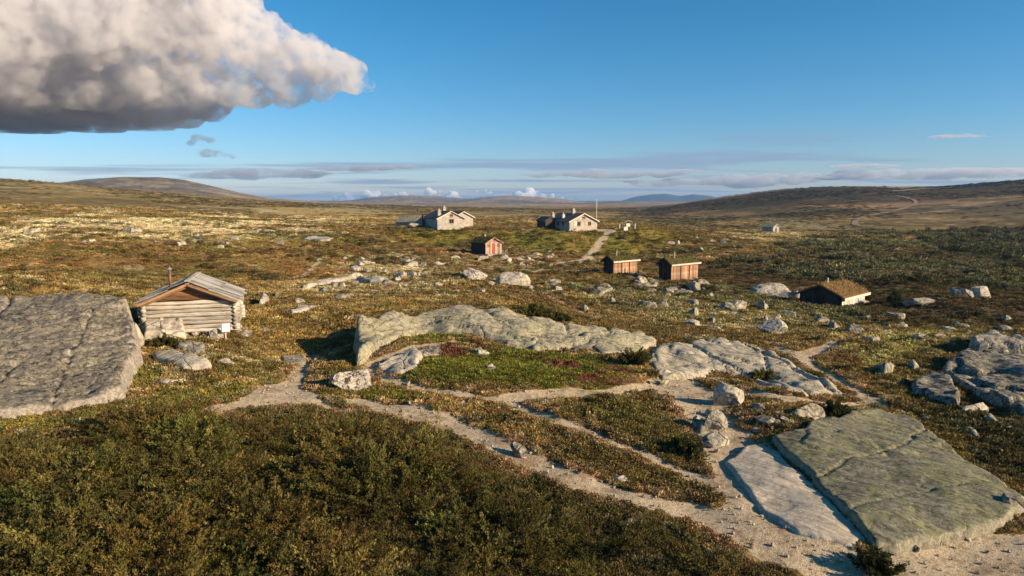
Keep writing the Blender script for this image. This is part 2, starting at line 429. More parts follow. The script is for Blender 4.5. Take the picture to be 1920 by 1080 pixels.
# ------------------------------------------------------------------ materials
def new_mat(name):
    m = bpy.data.materials.new(name); m.use_nodes = True
    nt = m.node_tree; nt.nodes.clear()
    out = nt.nodes.new('ShaderNodeOutputMaterial'); b = nt.nodes.new('ShaderNodeBsdfPrincipled')
    nt.links.new(b.outputs[0], out.inputs[0])
    b.inputs['Roughness'].default_value = .9
    b.inputs['Specular IOR Level'].default_value = .15
    return m, nt, b
class NB:
    """small node-writing helper"""
    def __init__(s, nt): s.nt = nt
    def n(s, t, ins=None, **k):
        o = s.nt.nodes.new(t)
        for a, b in k.items(): setattr(o, a, b)
        for a, b in (ins or {}).items():
            if hasattr(b, 'is_linked') or hasattr(b, 'links'): s.nt.links.new(b, o.inputs[a])
            else: o.inputs[a].default_value = b
        return o
    def noise(s, vec, scale, detail=4, rough=.55, dist=0.0):
        return s.n('ShaderNodeTexNoise', {'Vector': vec, 'Scale': scale, 'Detail': detail, 'Roughness': rough, 'Distortion': dist}).outputs['Fac']
    def rng(s, v, a, b, c=0.0, d=1.0):
        return s.n('ShaderNodeMapRange', {0: v, 1: a, 2: b, 3: c, 4: d}, interpolation_type='SMOOTHSTEP').outputs[0]
    def mix(s, f, a, b, mode='MIX'):
        def fix(v): return v if hasattr(v, 'links') else (*v, 1.0) if len(v) == 3 else v
        return s.n('ShaderNodeMix', {0: f, 6: fix(a), 7: fix(b)}, data_type='RGBA', blend_type=mode).outputs[2]
    def math(s, op, a, b=0.0):
        return s.n('ShaderNodeMath', {0: a, 1: b}, operation=op).outputs[0]
    def bump(s, h, strength, dist, normal=None):
        i = {'Height': h, 'Strength': strength, 'Distance': dist}
        if normal is not None: i['Normal'] = normal
        return s.n('ShaderNodeBump', i).outputs[0]
    def coord(s, which='Object', scale=None, rot=None):
        c = s.n('ShaderNodeTexCoord').outputs[which]
        if rot: c = s.n('ShaderNodeMapping', {'Vector': c, 'Rotation': rot}).outputs[0]
        if scale: c = s.n('ShaderNodeMapping', {'Vector': c, 'Scale': scale}).outputs[0]
        return c

def mat_ground():
    m, nt, b = new_mat('tundra_ground'); N = NB(nt)
    col = N.n('ShaderNodeAttribute', attribute_name='col').outputs['Color']
    pth = N.n('ShaderNodeAttribute', attribute_name='trodden').outputs['Fac']
    co = N.coord()
    f1 = N.noise(co, 5.0, 6, .7); f2 = N.noise(co, 38.0, 3, .65); f3 = N.noise(co, .35, 5, .6)
    v = N.math('MULTIPLY', N.rng(f1, .3, .7, .55, 1.45), N.rng(f3, .3, .7, .8, 1.2))
    heath = N.mix(1.0, col, N.n('ShaderNodeCombineColor', {0: v, 1: v, 2: v}).outputs[0], 'MULTIPLY')
    g = N.mix(N.rng(f2, .35, .65), (.33, .255, .165), (.62, .51, .36))
    g = N.mix(N.rng(f1, .49, .64), g, (.33, .235, .14))
    g = N.mix(N.rng(N.noise(co, 1.1, 5, .65), .50, .66, 0, .75), g, (.25, .172, .10))
    vor = N.n('ShaderNodeTexVoronoi', {'Vector': co, 'Scale': 9.0, 'Randomness': 1.0})
    g = N.mix(N.rng(vor.outputs['Distance'], .18, .10), g, N.mix(vor.outputs['Color'], (.30, .25, .19), (.64, .56, .44)))
    p = N.rng(N.math('ADD', pth, N.math('MULTIPLY', N.math('SUBTRACT', f1, .5), .9)), .38, .62)
    c = N.mix(p, heath, g)
    nt.links.new(c, b.inputs['Base Color'])
    bh = N.math('ADD', N.math('MULTIPLY', f1, 1.0), N.math('MULTIPLY', f2, .35))
    nt.links.new(N.bump(bh, .7, .12), b.inputs['Normal'])
    b.inputs['Specular IOR Level'].default_value = .05
    return m
M_GROUND = mat_ground()

# ------------------------------------------------------------------ the ground, one sheet cut into ground, paths and far hills
NA, AZ = 660, R(56)
az_l = np.linspace(-1, 1, NA); az_l = AZ * (0.72 * az_l + 0.28 * az_l ** 3)
r_l = [8.0]
while r_l[-1] < 11000:
    r = r_l[-1]
    r_l.append(r * (1.0052 if r < 60 else 1.0068 if r < 240 else 1.012 if r < 1200 else 1.022))
r_l = np.array(r_l); NR = len(r_l)
gx = r_l[:, None] * np.sin(az_l); gy = r_l[:, None] * np.cos(az_l)
gx, gy = gx.ravel(), gy.ravel()
gz = height(gx, gy)
gp = path_mask(gx, gy)
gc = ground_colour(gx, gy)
gz = gz - gp * .05 * (np.hypot(gx, gy) < 60)
idx = np.arange(NR * NA).reshape(NR, NA)
quads = np.stack([idx[:-1, :-1], idx[:-1, 1:], idx[1:, 1:], idx[1:, :-1]], -1).reshape(-1, 4)
q_path = gp[quads].mean(1) > .5
q_far = np.hypot(gx, gy)[quads].mean(1) > 1150
def mesh_np(name, verts, faces, mat=None, smooth=True, attrs=None):
    me = bpy.data.meshes.new(name)
    verts = np.asarray(verts, np.float32); faces = np.asarray(faces, np.int32)
    k = faces.shape[1]
    me.vertices.add(len(verts)); me.vertices.foreach_set('co', verts.ravel())
    me.loops.add(faces.size); me.loops.foreach_set('vertex_index', faces.ravel())
    me.polygons.add(len(faces)); me.polygons.foreach_set('loop_start', np.arange(0, faces.size, k, dtype=np.int32))
    me.update(calc_edges=True)
    if smooth: me.polygons.foreach_set('use_smooth', np.ones(len(faces), bool))
    for an, (ty, dat) in (attrs or {}).items():
        a = me.attributes.new(an, ty, 'POINT')
        a.data.foreach_set('color' if ty == 'FLOAT_COLOR' else 'vector' if ty == 'FLOAT_VECTOR' else 'value', np.asarray(dat, np.float32).ravel())
    if mat: me.materials.append(mat)
    return me
def link(name, me, parent=None, **props):
    o = bpy.data.objects.new(name, me); COL.objects.link(o)
    if parent is not None: o.parent = parent
    for k, v in props.items(): o[k] = v
    return o
def sheet(name, sel, **props):
    f = quads[sel]
    used = np.unique(f); re = np.zeros(NR * NA, np.int64); re[used] = np.arange(len(used))
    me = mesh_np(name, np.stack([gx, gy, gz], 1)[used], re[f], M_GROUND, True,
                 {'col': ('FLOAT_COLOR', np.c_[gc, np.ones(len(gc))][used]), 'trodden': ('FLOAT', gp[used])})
    return link(name, me, **props)
sheet('ground', ~q_path & ~q_far, kind='structure', label='rolling mountain heath of heather, grass and lichen')
sheet('path', q_path, kind='structure', label='pale trodden gravel footpaths winding between the rocks')
sheet('hills', q_far, kind='structure', label='bare rounded hills and blue mountains at the skyline')

# ------------------------------------------------------------------ rock
def mat_rock(name, base, pale, dark, lichen=(.33, .33, .17), lich=.4, darkamt=.5, strata=(1, 1, 1), rot=(0, 0, 0), paleamt=.5, scale=1.0, bump=.6, crack=.6, speck=.6, side=None):
    m, nt, b = new_mat(name); N = NB(nt)
    co = N.coord('Object', (scale,) * 3)
    st = N.coord('Object', tuple(scale * v for v in strata), rot)
    big = N.noise(co, .8, 5, .6, .3); big2 = N.noise(co, .33, 4, .55, .2); mid = N.noise(co, 3.6, 8, .72, .4); fine = N.noise(co, 8.5, 8, .78); lay = N.noise(st, 2.4, 8, .72, .5)
    c = N.mix(N.rng(mid, .34, .64), base, pale)
    c = N.mix(N.rng(big2, .42, .62, 0, .45), c, tuple(v * .62 for v in base))
    c = N.mix(N.math('MULTIPLY', N.rng(lay, .50, .57), paleamt), c, tuple(min(.8, v * 1.25) for v in pale))
    c = N.mix(N.math('MULTIPLY', N.rng(lay, .47, .42), .5), c, tuple(v * .5 for v in base))
    c = N.mix(N.math('MULTIPLY', N.rng(N.math('ADD', N.math('MULTIPLY', mid, .5), N.math('MULTIPLY', fine, .5)), .505, .465), darkamt), c, dark)
    lm = N.math('MULTIPLY', N.rng(big, .42, .58), N.rng(N.noise(co, 6.5, 7, .75), .47, .54))
    c = N.mix(N.math('MULTIPLY', lm, lich), c, lichen)
    c = N.mix(N.rng(N.noise(co, 4.6, 10, .82), .545, .575, 0, speck), c, (.50, .45, .36))
    v2 = N.n('ShaderNodeTexVoronoi', {'Vector': N.n('ShaderNodeMix', {0: .25, 4: st, 5: N.n('ShaderNodeTexNoise', {'Vector': co, 'Scale': 1.5, 'Detail': 3}).outputs['Color']}, data_type='VECTOR').outputs[1], 'Scale': .75}, feature='DISTANCE_TO_EDGE')
    cr = N.rng(v2.outputs['Distance'], .022, .0, 0, crack)
    c = N.mix(cr, c, tuple(v * .35 for v in dark))
    if side:                                    # steep flanks painted paler: less lichen, and sunlight put into the colour
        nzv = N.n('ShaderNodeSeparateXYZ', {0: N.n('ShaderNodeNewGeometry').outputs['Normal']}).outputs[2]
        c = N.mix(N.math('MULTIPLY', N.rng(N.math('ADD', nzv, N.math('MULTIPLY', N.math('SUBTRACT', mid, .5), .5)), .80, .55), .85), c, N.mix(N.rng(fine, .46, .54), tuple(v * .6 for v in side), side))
    nt.links.new(c, b.inputs['Base Color'])
    h = N.math('ADD', N.math('ADD', N.math('MULTIPLY', mid, .9), N.math('MULTIPLY', fine, .3)), N.math('ADD', N.math('MULTIPLY', lay, .9), N.math('MULTIPLY', cr, -.9)))
    nt.links.new(N.bump(h, bump, .12), b.inputs['Normal'])
    return m
M_ROCK = mat_rock('lichen_rock', (0.202,0.176,0.140), (0.386,0.335,0.265), (0.051,0.045,0.039), lich=.45, darkamt=.55)
M_ROCK_B = mat_rock('pale_rock', (0.368,0.318,0.257), (0.534,0.464,0.374), (0.083,0.073,0.062), lichen=(0.386,0.353,0.187), lich=.5, darkamt=.35)
M_ROCK_SPECK = mat_rock('speckled_rock', (0.460,0.404,0.328), (0.607,0.533,0.437), (0.032,0.029,0.026), lich=.15, darkamt=.95, crack=.2)
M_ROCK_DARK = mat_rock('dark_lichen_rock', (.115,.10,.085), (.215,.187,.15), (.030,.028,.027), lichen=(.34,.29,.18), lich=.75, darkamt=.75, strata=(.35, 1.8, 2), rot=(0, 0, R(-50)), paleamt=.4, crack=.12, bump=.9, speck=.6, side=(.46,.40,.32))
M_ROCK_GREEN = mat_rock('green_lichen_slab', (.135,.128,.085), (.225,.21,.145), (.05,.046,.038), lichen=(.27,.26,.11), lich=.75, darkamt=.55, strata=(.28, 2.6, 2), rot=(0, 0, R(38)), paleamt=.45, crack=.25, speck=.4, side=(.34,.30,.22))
M_ROCK_WHALE = mat_rock('whaleback_rock', (0.230,0.206,0.148), (0.386,0.344,0.242), (0.069,0.062,0.051), lichen=(0.386,0.353,0.172), lich=.7, darkamt=.4, strata=(.5, 2.0, 2), rot=(0, 0, R(12)), paleamt=.5)
M_SLAB_PALE = mat_rock('bare_pale_slab', (.46,.375,.285), (.60,.505,.39), (.20,.165,.13), lich=.2, darkamt=.35, strata=(.22, 2.6, 2), rot=(0, 0, R(50)), paleamt=.5, bump=.45, crack=.2)
M_ROCK_BED = mat_rock('bare_bedrock', (0.331,0.288,0.226), (0.506,0.439,0.343), (0.092,0.082,0.066), lichen=(0.368,0.335,0.187), lich=.5, darkamt=.3, strata=(.3, 2.2, 2), rot=(0, 0, R(35)), paleamt=.6)
M_ROCK_STRIPE = mat_rock('striped_dark_rock', (.070,.063,.055), (.30,.265,.215), (.024,.022,.021), lich=.3, darkamt=.9, strata=(.3, 3.0, 3), rot=(0, 0, R(30)), paleamt=.8)

FOOT = []          # rock footprints that plants keep off
def outcrop(name, label, rim, mat, cat='rock', edge=.25, step=.12, rough=.1, dome=0.0, sharp=2.0, group=None, layers=0.0, seed=0, keep=.15, wobble=.14, grain=(-.6, .05), cracks=()):
    """bedrock: rim = (photo x, photo y, height of the rock above the ground there)"""
    q = at([p[0] for p in rim], [p[1] for p in rim], [p[2] for p in rim])
    hs = np.array([p[2] for p in rim], float)
    poly = q[:, :2]
    lo = poly.min(0) - .5; hi = poly.max(0) + .5
    nx = int((hi[0] - lo[0]) / step) + 2; ny = int((hi[1] - lo[1]) / step) + 2
    X, Y = np.meshgrid(lo[0] + np.arange(nx) * step, lo[1] + np.arange(ny) * step)
    jx = (fbm(X / .3, Y / .3, 1, 3)) * step * .5
    x, y = (X + jx).ravel(), (Y + fbm(X / .3, Y / .3, 1, 4) * step * .5).ravel()
    wob = wobble * fbm(x / .9, y / .9, 4, seed + 1)
    d = seg_dist(x, y, poly, closed=True); ins = poly_in(x, y, poly)
    d = np.where(ins, d, -d) + wob
    w = 1 / (np.hypot(x[:, None] - poly[:, 0], y[:, None] - poly[:, 1]) ** 2.4 + .05)
    h = (w * hs).sum(1) / w.sum(1)
    dm = max(d.max(), .1)
    h = h + dome * sstep(0, 1, np.clip(d / dm, 0, 1))
    prof = np.clip(d / edge, 0, 1); prof = 1 - (1 - prof) ** sharp
    g = height(x, y)
    rg = rough * (fbm(x / 1.6, y / 1.6, 4, seed + 5) + .35 * (1 - 2 * np.abs(fbm(x / .7, y / 1.3, 3, seed + 8))))
    ca, sa = math.cos(grain[0]), math.sin(grain[0])
    uu, vv = ca * x + sa * y, -sa * x + ca * y
    rg = rg + grain[1] * (1 - 2 * np.abs(fbm(uu / 3.2, vv / .38, 4, seed + 31)))
    if layers:                                  # stepped bedding
        t = h / layers + .8 * fbm(x / 2.2, y / 2.2, 3, seed + 2)
        h = h + layers * (.5 - (t - np.floor(t))) * sstep(.5, 1, t - np.floor(t))
    z = g - .35 + (np.maximum(h, .02) + .35 + rg) * prof
    for ck, dep, wid in cracks:                 # joints: photo points on the rock top
        cp = at([q_[0] for q_ in ck], [q_[1] for q_ in ck], float(np.median(hs)))[:, :2]
        cd = seg_dist(x + .10 * fbm(x / .5, y / .5, 3, seed + 61), y + .10 * fbm(x / .5, y / .5, 3, seed + 62), cp)
        z = z - dep * np.exp(-(cd / wid) ** 2)
    z = np.where(d > 0, z, g - .35)
    k = (d > -step * 2.2).reshape(ny, nx)
    iq = np.arange(nx * ny).reshape(ny, nx)
    f = np.stack([iq[:-1, :-1], iq[:-1, 1:], iq[1:, 1:], iq[1:, :-1]], -1)
    kk = k[:-1, :-1] & k[:-1, 1:] & k[1:, 1:] & k[1:, :-1]
    f = f[kk]
    used = np.unique(f); re = np.zeros(nx * ny, np.int64); re[used] = np.arange(len(used))
    v = np.stack([x, y, z], 1)[used]; base = np.array([*poly.mean(0), height(*poly.mean(0))])
    me = mesh_np(name, v - base, re[f], mat, True)
    o = link(name, me, label=label, category=cat)
    if group: o['group'] = group
    o['kind'] = 'thing'
    o.location = base
    FOOT.append((poly, keep))
    return o
def boulder_mesh(seed, sx, sy, sz, cuts=11, sub=3, rough=.06, flat=0.0):
    rnd = random.Random(seed)
    bm = bmesh.new(); bmesh.ops.create_icosphere(bm, subdivisions=sub, radius=1.0)
    planes = []
    for _ in range(cuts):
        nrm = Vector((rnd.gauss(0, 1), rnd.gauss(0, 1), rnd.gauss(0, .8))).normalized(); planes.append((nrm, rnd.uniform(.40, .74)))
    off = Vector((seed * 1.7, seed * .9, 0))
    for v in bm.verts:
        for _ in range(2):
            for nrm, dd in planes:
                e = v.co.dot(nrm) - dd
                if e > 0: v.co -= nrm * e * .96
        v.co *= 1 + rough * mnoise.fractal(v.co * 2.2 + off, .8, 2.1, 4)
    lo = [min(v.co[i] for v in bm.verts) for i in range(3)]; hi = [max(v.co[i] for v in bm.verts) for i in range(3)]
    z0 = lo[2] + (hi[2] - lo[2]) * .22                       # the lowest part is bedded in the ground
    for v in bm.verts:
        v.co = Vector((((v.co.x - lo[0]) / (hi[0] - lo[0]) - .5) * sx, ((v.co.y - lo[1]) / (hi[1] - lo[1]) - .5) * sy, (v.co.z - z0) / (hi[2] - z0) * sz))
    me = bpy.data.meshes.new('boulder'); bm.to_mesh(me); bm.free()
    me.polygons.foreach_set('use_smooth', [False] * len(me.polygons))
    return me
def boulder(px, py, wpx, hpx, label, mat=None, seed=1, name='boulder', cat='boulder', depth=.9, cuts=11, group=None, yaw=None, sub=4, rough=.06, sink=.16, tilt=0):
    """px, py: the middle of its foot in the photograph; wpx, hpx: how wide and tall it shows"""
    p = at1(px, py); k = p.y / F
    me = boulder_mesh(seed, wpx * k, wpx * k * depth, hpx * k, cuts, sub, rough)
    me.materials.append(mat or M_ROCK)
    me.name = name
    o = link(name, me, label=label, category=cat)
    if group: o['group'] = group
    o.location = p + Vector((0, wpx * k * depth * .35, -hpx * k * sink))
    o.rotation_euler = (0, R(tilt), R(seed * 47 % 40 - 20) if yaw is None else R(yaw))
    FOOT.append(([(o.location.x + wpx * k * .42 * math.cos(a), o.location.y + wpx * k * depth * .42 * math.sin(a)) for a in np.linspace(0, 6.28, 9)[:-1]], 0))
    return o

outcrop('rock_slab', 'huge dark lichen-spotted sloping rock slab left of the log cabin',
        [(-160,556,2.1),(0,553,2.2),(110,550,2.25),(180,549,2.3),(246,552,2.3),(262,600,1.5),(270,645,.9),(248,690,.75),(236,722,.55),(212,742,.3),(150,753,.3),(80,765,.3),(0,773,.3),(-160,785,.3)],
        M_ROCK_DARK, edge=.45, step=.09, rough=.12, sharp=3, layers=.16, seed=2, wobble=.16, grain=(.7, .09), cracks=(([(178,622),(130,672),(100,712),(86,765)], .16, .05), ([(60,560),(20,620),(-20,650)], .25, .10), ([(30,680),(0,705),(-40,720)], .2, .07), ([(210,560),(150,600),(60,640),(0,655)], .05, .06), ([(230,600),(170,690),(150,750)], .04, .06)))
outcrop('rock_slab', 'long grey-green whaleback rock in the middle with a sheer shaded end',
        [(663,597,1.5),(720,586,1.0),(800,578,.6),(880,573,.6),(940,576,.6),(1000,590,.55),(1050,604,.5),(1120,612,.45),(1200,618,.4),(1236,634,.25),(1225,645,.1),(1150,655,.05),(1080,661,.05),(1000,655,.1),(930,637,.1),(880,624,.2),(800,624,.2),(740,636,.2),(700,648,.5),(665,656,.95)],
        M_ROCK_WHALE, edge=.34, step=.10, rough=.14, dome=.12, sharp=2.4, layers=.22, seed=4, wobble=.16, keep=.4, grain=(-.3, .09), cracks=(([(880,575),(930,600),(1000,625),(1080,650)], .16, .08), ([(960,580),(1010,610),(1100,635)], .16, .08), ([(700,590),(760,600),(860,595),(940,590)], .10, .07), ([(1060,608),(1080,655)], .14, .08), ([(1140,614),(1150,652)], .14, .08)))
outcrop('bedrock', 'bare pale ice-smoothed bedrock between the footpaths right of the middle',
        [(1216,646,.35),(1260,640,.5),(1340,630,.7),(1400,634,.75),(1440,650,.6),(1500,680,.5),(1560,708,.4),(1602,742,.15),(1540,745,.1),(1470,735,.1),(1400,712,.1),(1345,698,.15),(1300,708,.1),(1255,702,.2),(1224,692,.2)],
        M_ROCK_BED, edge=.6, step=.11, rough=.16, dome=.1, layers=.22, seed=6, wobble=.3, keep=.5, grain=(-.6, .09), cracks=(([(1280,650),(1340,680),(1420,705),(1520,735)], .2, .10), ([(1340,632),(1400,665),(1470,690),(1560,730)], .22, .10), ([(1420,640),(1440,700)], .12, .08)))
outcrop('rock_slab', 'big flat greenish lichen-covered rock slab at the lower right',
        [(1440,815,.26),(1500,797,.28),(1560,781,.3),(1640,765,.36),(1700,774,.36),(1762,820,.34),(1830,870,.3),(1915,922,.28),(1935,945,.26),(1872,983,.24),(1790,1002,.22),(1690,1028,.2),(1640,1018,.24),(1560,930,.26),(1500,872,.26)],
        M_ROCK_GREEN, edge=.16, step=.07, rough=.045, sharp=2.5, seed=8, wobble=.16, grain=(-.66, .05), layers=.10, cracks=(([(1505,905),(1545,890),(1600,855),(1680,842),(1745,800)], .09, .035), ([(1585,955),(1660,935),(1740,922),(1830,905)], .06, .035), ([(1640,830),(1690,870),(1760,900),(1850,960)], .025, .04), ([(1560,800),(1640,860),(1720,960),(1740,1010)], .02, .04)))
outcrop('rock_slab', 'bare pale flat slab lying beside the big greenish slab',
        [(1356,864,.06),(1398,835,.08),(1440,827,.08),(1504,886,.08),(1570,948,.08),(1634,1014,.07),(1606,1028,.05),(1494,1000,.05),(1428,956,.05),(1388,908,.05)],
        M_SLAB_PALE, edge=.14, step=.07, rough=.025, sharp=3, seed=9, wobble=.14, grain=(-.84, .02), layers=.04)
outcrop('rock_ledge', 'black and white striped rock shelf at the right edge',
        [(1772,672,.5),(1810,655,.8),(1860,648,1.0),(1960,668,1.0),(2060,700,1.0),(2060,790,.4),(1920,768,.45),(1870,745,.5),(1800,715,.35),(1765,690,.3)],
        M_ROCK_STRIPE, edge=.16, step=.10, rough=.2, layers=.5, sharp=3, seed=11)
outcrop('rock_ledge', 'upper grey rock shelf behind the striped one at the right edge',
        [(1815,628,1.0),(1850,616,1.0),(1930,630,1.1),(2040,640,1.1),(2040,665,.7),(1930,655,.7),(1880,648,.8),(1830,645,.8)],
        M_ROCK, edge=.25, step=.13, rough=.2, layers=.35, seed=12)
outcrop('rock_ledge', 'low dark layered rock below the striped shelf',
        [(1702,708,.5),(1740,693,.6),(1790,700,.6),(1808,730,.5),(1800,752,.35),(1740,746,.2),(1710,730,.2)],
        M_ROCK_STRIPE, edge=.25, step=.09, rough=.16, layers=.25, seed=13)
outcrop('rock_slab', 'rounded flat slab in front of the turf-roofed hut',
        [(1402,538,.5),(1430,527,.8),(1470,530,.9),(1505,546,.8),(1510,554,.4),(1450,554,.2),(1412,546,.2)],
        M_ROCK_B, edge=.5, step=.18, rough=.15, dome=.2, layers=.3, seed=14)
outcrop('rock_ledge', 'long low rock ledge with a dark broken end right of the log cabin',
        [(484,548,.8),(520,540,.7),(560,532,.6),(600,522,.5),(660,512,.4),(700,510,.3),(690,518,.1),(620,534,.1),(560,546,.1),(510,560,.15),(484,572,.3)],
        M_ROCK_B, edge=.25, step=.15, rough=.12, seed=15)
outcrop('rock_slab', 'low pale slab on the grass below the log cabin',
        [(280,662,.25),(330,656,.35),(395,672,.3),(402,690,.15),(340,694,.1),(285,680,.1)], M_ROCK_B, edge=.2, step=.09, rough=.1, seed=16)
outcrop('rock_slab', 'grass-topped stone block against the log cabin wall',
        [(264,600,.8),(300,590,.95),(345,594,.9),(352,616,.6),(330,626,.35),(268,628,.35)], M_ROCK_B, edge=.15, step=.08, rough=.12, layers=.3, seed=17)
outcrop('rock_slab', 'stone block below the log cabin, above the low pale slab',
        [(324,642,.35),(352,634,.45),(386,640,.4),(388,660,.15),(340,658,.15)], M_ROCK, edge=.15, step=.08, rough=.1, seed=18)
outcrop('bedrock', 'pale stony rise with a red-leaved edge beside the green heath island',
        [(700,682,.2),(740,660,.35),(780,645,.4),(800,655,.4),(775,685,.35),(745,700,.15),(710,698,.1)], M_ROCK_B, edge=.3, step=.09, rough=.2, layers=.2, seed=19)
outcrop('rock_slab', 'low lichened slab behind the end of the whaleback rock',
        [(540,580,.3),(575,570,.35),(605,568,.3),(602,577,.1),(570,588,.1),(545,590,.1)], M_ROCK_B, edge=.2, step=.12, rough=.1, seed=20)
outcrop('rock_slab', 'low rock at the path bend in the whaleback shadow',
        [(522,668,.2),(560,660,.25),(578,668,.2),(570,682,.1),(530,682,.08)], M_ROCK, edge=.2, step=.08, rough=.08, seed=21)

_auto = [0]
def low_rock(px, py, wpx, hpx, label, group, mat=None, hh=.3, step=.1):
    """a small irregular piece of bedrock breaking through the heath"""
    _auto[0] += 1; rnd = random.Random(_auto[0] * 31 + 7)
    k = at1(px, py).y / F; nn = 9; ph = rnd.uniform(0, 6)
    rim = []
    for i in range(nn):
        a = ph + 6.283 * i / nn; q = rnd.uniform(.7, 1.15)
        up = -math.sin(a)                                   # the far rim stands higher
        rim.append((px + math.cos(a) * wpx * .5 * q, py + math.sin(a) * hpx * .5 * q, hh * (.25 + .75 * max(0, up)) * rnd.uniform(.7, 1.2)))
    return outcrop('rock_outcrop', label, rim, mat or M_ROCK, edge=.2 + .1 * rnd.random(), step=max(step, k * 2.2), rough=.12, layers=.18, seed=100 + _auto[0], group=group, wobble=.16, keep=.1)
for lab, grp, mt, hh, lst in (
    ('pale low outcrop on the rusty slope before the red-door hut', 'outcrops on the rusty slope', M_ROCK_B, .7, [(700,522,84,16),(748,532,52,15),(765,487,42,12),(690,490,42,9),(820,492,60,9),(860,482,40,8),(770,510,50,10),(650,530,50,10)]),
    ('low lichened outcrop in the heath below the two brown sheds', 'outcrops below the sheds', M_ROCK, .8, [(1060,546,66,14),(1135,543,62,12),(1160,560,56,11),(1212,533,60,12),(1285,545,76,14),(1335,552,44,11),(1238,566,46,10),(1100,572,40,9),(1390,585,64,13),(1445,592,60,11),(1340,592,44,11),(1440,568,50,10),(1040,536,40,10),(1300,580,50,9)]),
    ('lichened outcrop among the yellow mounds on the right', 'outcrops at the right', M_ROCK, .75, [(1690,604,84,13),(1570,606,50,10),(1640,628,62,13),(1760,640,70,16),(1720,675,60,16),(1880,590,70,12),(1660,680,50,12)]),
    ('cracked pale outcrop joining the whaleback rock and bare bedrock', 'outcrops in the middle', M_ROCK_WHALE, .55, [(1165,638,190,46),(1080,636,120,34),(1255,674,110,76),(1300,655,80,36),(1235,704,60,24),(985,640,90,26),(1340,690,70,22)]),
    ('broken outcrop in the gravel above the two flat slabs', 'outcrops above the slabs', M_ROCK, .5, [(1330,790,66,40),(1425,782,70,24),(1475,770,70,22),(1400,810,56,18),(1560,752,60,14),(1320,735,60,18)]),
    ('white lichened outcrop beside the green heath island', 'outcrops by the heath island', M_ROCK_SPECK, .3, [(760,668,56,24),(735,690,50,16),(905,655,50,14),(860,646,60,10)]),
    ('pale outcrop on the left hillside', 'outcrops on the left hillside', M_ROCK_B, .8, [(600,446,64,8),(430,452,56,7),(500,432,64,7),(350,440,60,6),(250,430,60,6),(540,412,50,4),(150,410,70,5),(160,448,50,6),(60,430,60,6)]),
    ('stone ledge in the grass below the log cabin', 'ledges below the log cabin', M_ROCK_B, .25, [(310,712,60,18),(440,676,34,9),(280,634,40,14),(370,676,50,12)]),
):
    ORD = ('first', 'second', 'third', 'fourth', 'fifth', 'sixth', 'seventh', 'eighth', 'ninth', 'tenth', 'eleventh', 'twelfth', 'thirteenth', 'fourteenth')
    for oi_, a in enumerate(sorted(lst)): low_rock(*a, lab + ', ' + ORD[oi_] + ' from left', grp, mt, hh)
boulder(652, 733, 82, 48, 'black-speckled white boulder casting a long shadow, beside the path fork', M_ROCK_SPECK, 3, yaw=12, cuts=9, depth=.8)
boulder(1373, 762, 66, 54, 'upright pale boulder above the bare pale slab', M_ROCK_B, 8, yaw=20, cuts=10, depth=.7)
boulder(886, 526, 58, 28, 'white boulder beside the square pale boulder on the rise', M_ROCK_SPECK, 14, depth=.7, yaw=-20)
boulder(955, 536, 76, 30, 'square pale boulder on the rise beyond the whaleback rock', M_ROCK_B, 17, depth=.6, cuts=8, yaw=15)
boulder(1455, 631, 62, 36, 'pointed pale boulder beside the path to the right', M_ROCK_SPECK, 21, cuts=9, yaw=40)
boulder(1512, 786, 86, 34, 'long lichened block at the top corner of the greenish slab', M_ROCK, 25, depth=.6, yaw=8, cuts=8)
boulder(1808, 560, 40, 24, 'shaded boulder, left one of two at the far right', M_ROCK, 31)
boulder(1846, 560, 56, 27, 'pale lichened boulder, right one of two at the far right', M_ROCK_B, 33, depth=.7)
boulder(1300, 615, 30, 18, 'small pale boulder on the dark heath left of the pointed boulder', M_ROCK_B, 36)
boulder(1828, 778, 66, 26, 'pale boulder under the striped rock shelf', M_ROCK_B, 39, depth=.6)
boulder(1730, 574, 58, 18, 'grey rock right of the conical juniper', M_ROCK, 41, depth=.6)
boulder(1608, 572, 50, 18, 'grey boulder at the foot of the turf-roofed hut', M_ROCK_B, 43, depth=.6)
boulder(404, 637, 30, 26, 'upright stone slab beside the white notice board', M_ROCK_B, 45, depth=.4, yaw=0, cuts=7)
boulder(456, 632, 26, 15, 'small boulder right of the white notice board', M_ROCK, 47)
boulder(495, 622, 22, 10, 'small flat stone at the tip of the whaleback shadow', M_ROCK, 49)
boulder(920, 695, 22, 14, 'white stone in the green heath island', M_ROCK_SPECK, 51)
boulder(970, 852, 44, 22, 'dark wedge-shaped stone lying in the middle of the footpath', M_ROCK, 53, depth=.5, yaw=-50, cuts=7, tilt=15)
boulder(1165, 908, 30, 15, 'pale stone in the heather at the lower side of the path', M_ROCK_B, 55)
boulder(1345, 810, 52, 44, 'dark-topped boulder on the gravel above the pale slab', M_ROCK, 57, depth=.7)
boulder(1350, 832, 48, 22, 'pale lichened boulder just above the bare pale slab', M_ROCK_B, 59, depth=.7)
boulder(1440, 798, 36, 18, 'stone in the gap above the greenish slab', M_ROCK, 61)
boulder(1262, 762, 12, 10, 'small white stone on the gravel slope', M_ROCK_SPECK, 63, sub=3)
boulder(1722, 1034, 14, 12, 'small white stone on gravel below the greenish slab', M_ROCK_SPECK, 65, sub=3)
boulder(1905, 965, 50, 44, 'rounded rock at the lower right corner of the greenish slab', M_ROCK, 67)
boulder(240, 655, 60, 60, 'pale broken block leaning on the huge dark slab', M_ROCK_B, 69, depth=.5, cuts=8)
boulder(700, 528, 46, 14, 'mossy flat stone in the ruined stone wall', M_ROCK_GREEN, 71, depth=.8)
boulder(420, 684, 36, 12, 'pale flat stone on the grass below the notice board', M_ROCK_B, 73, depth=.7)
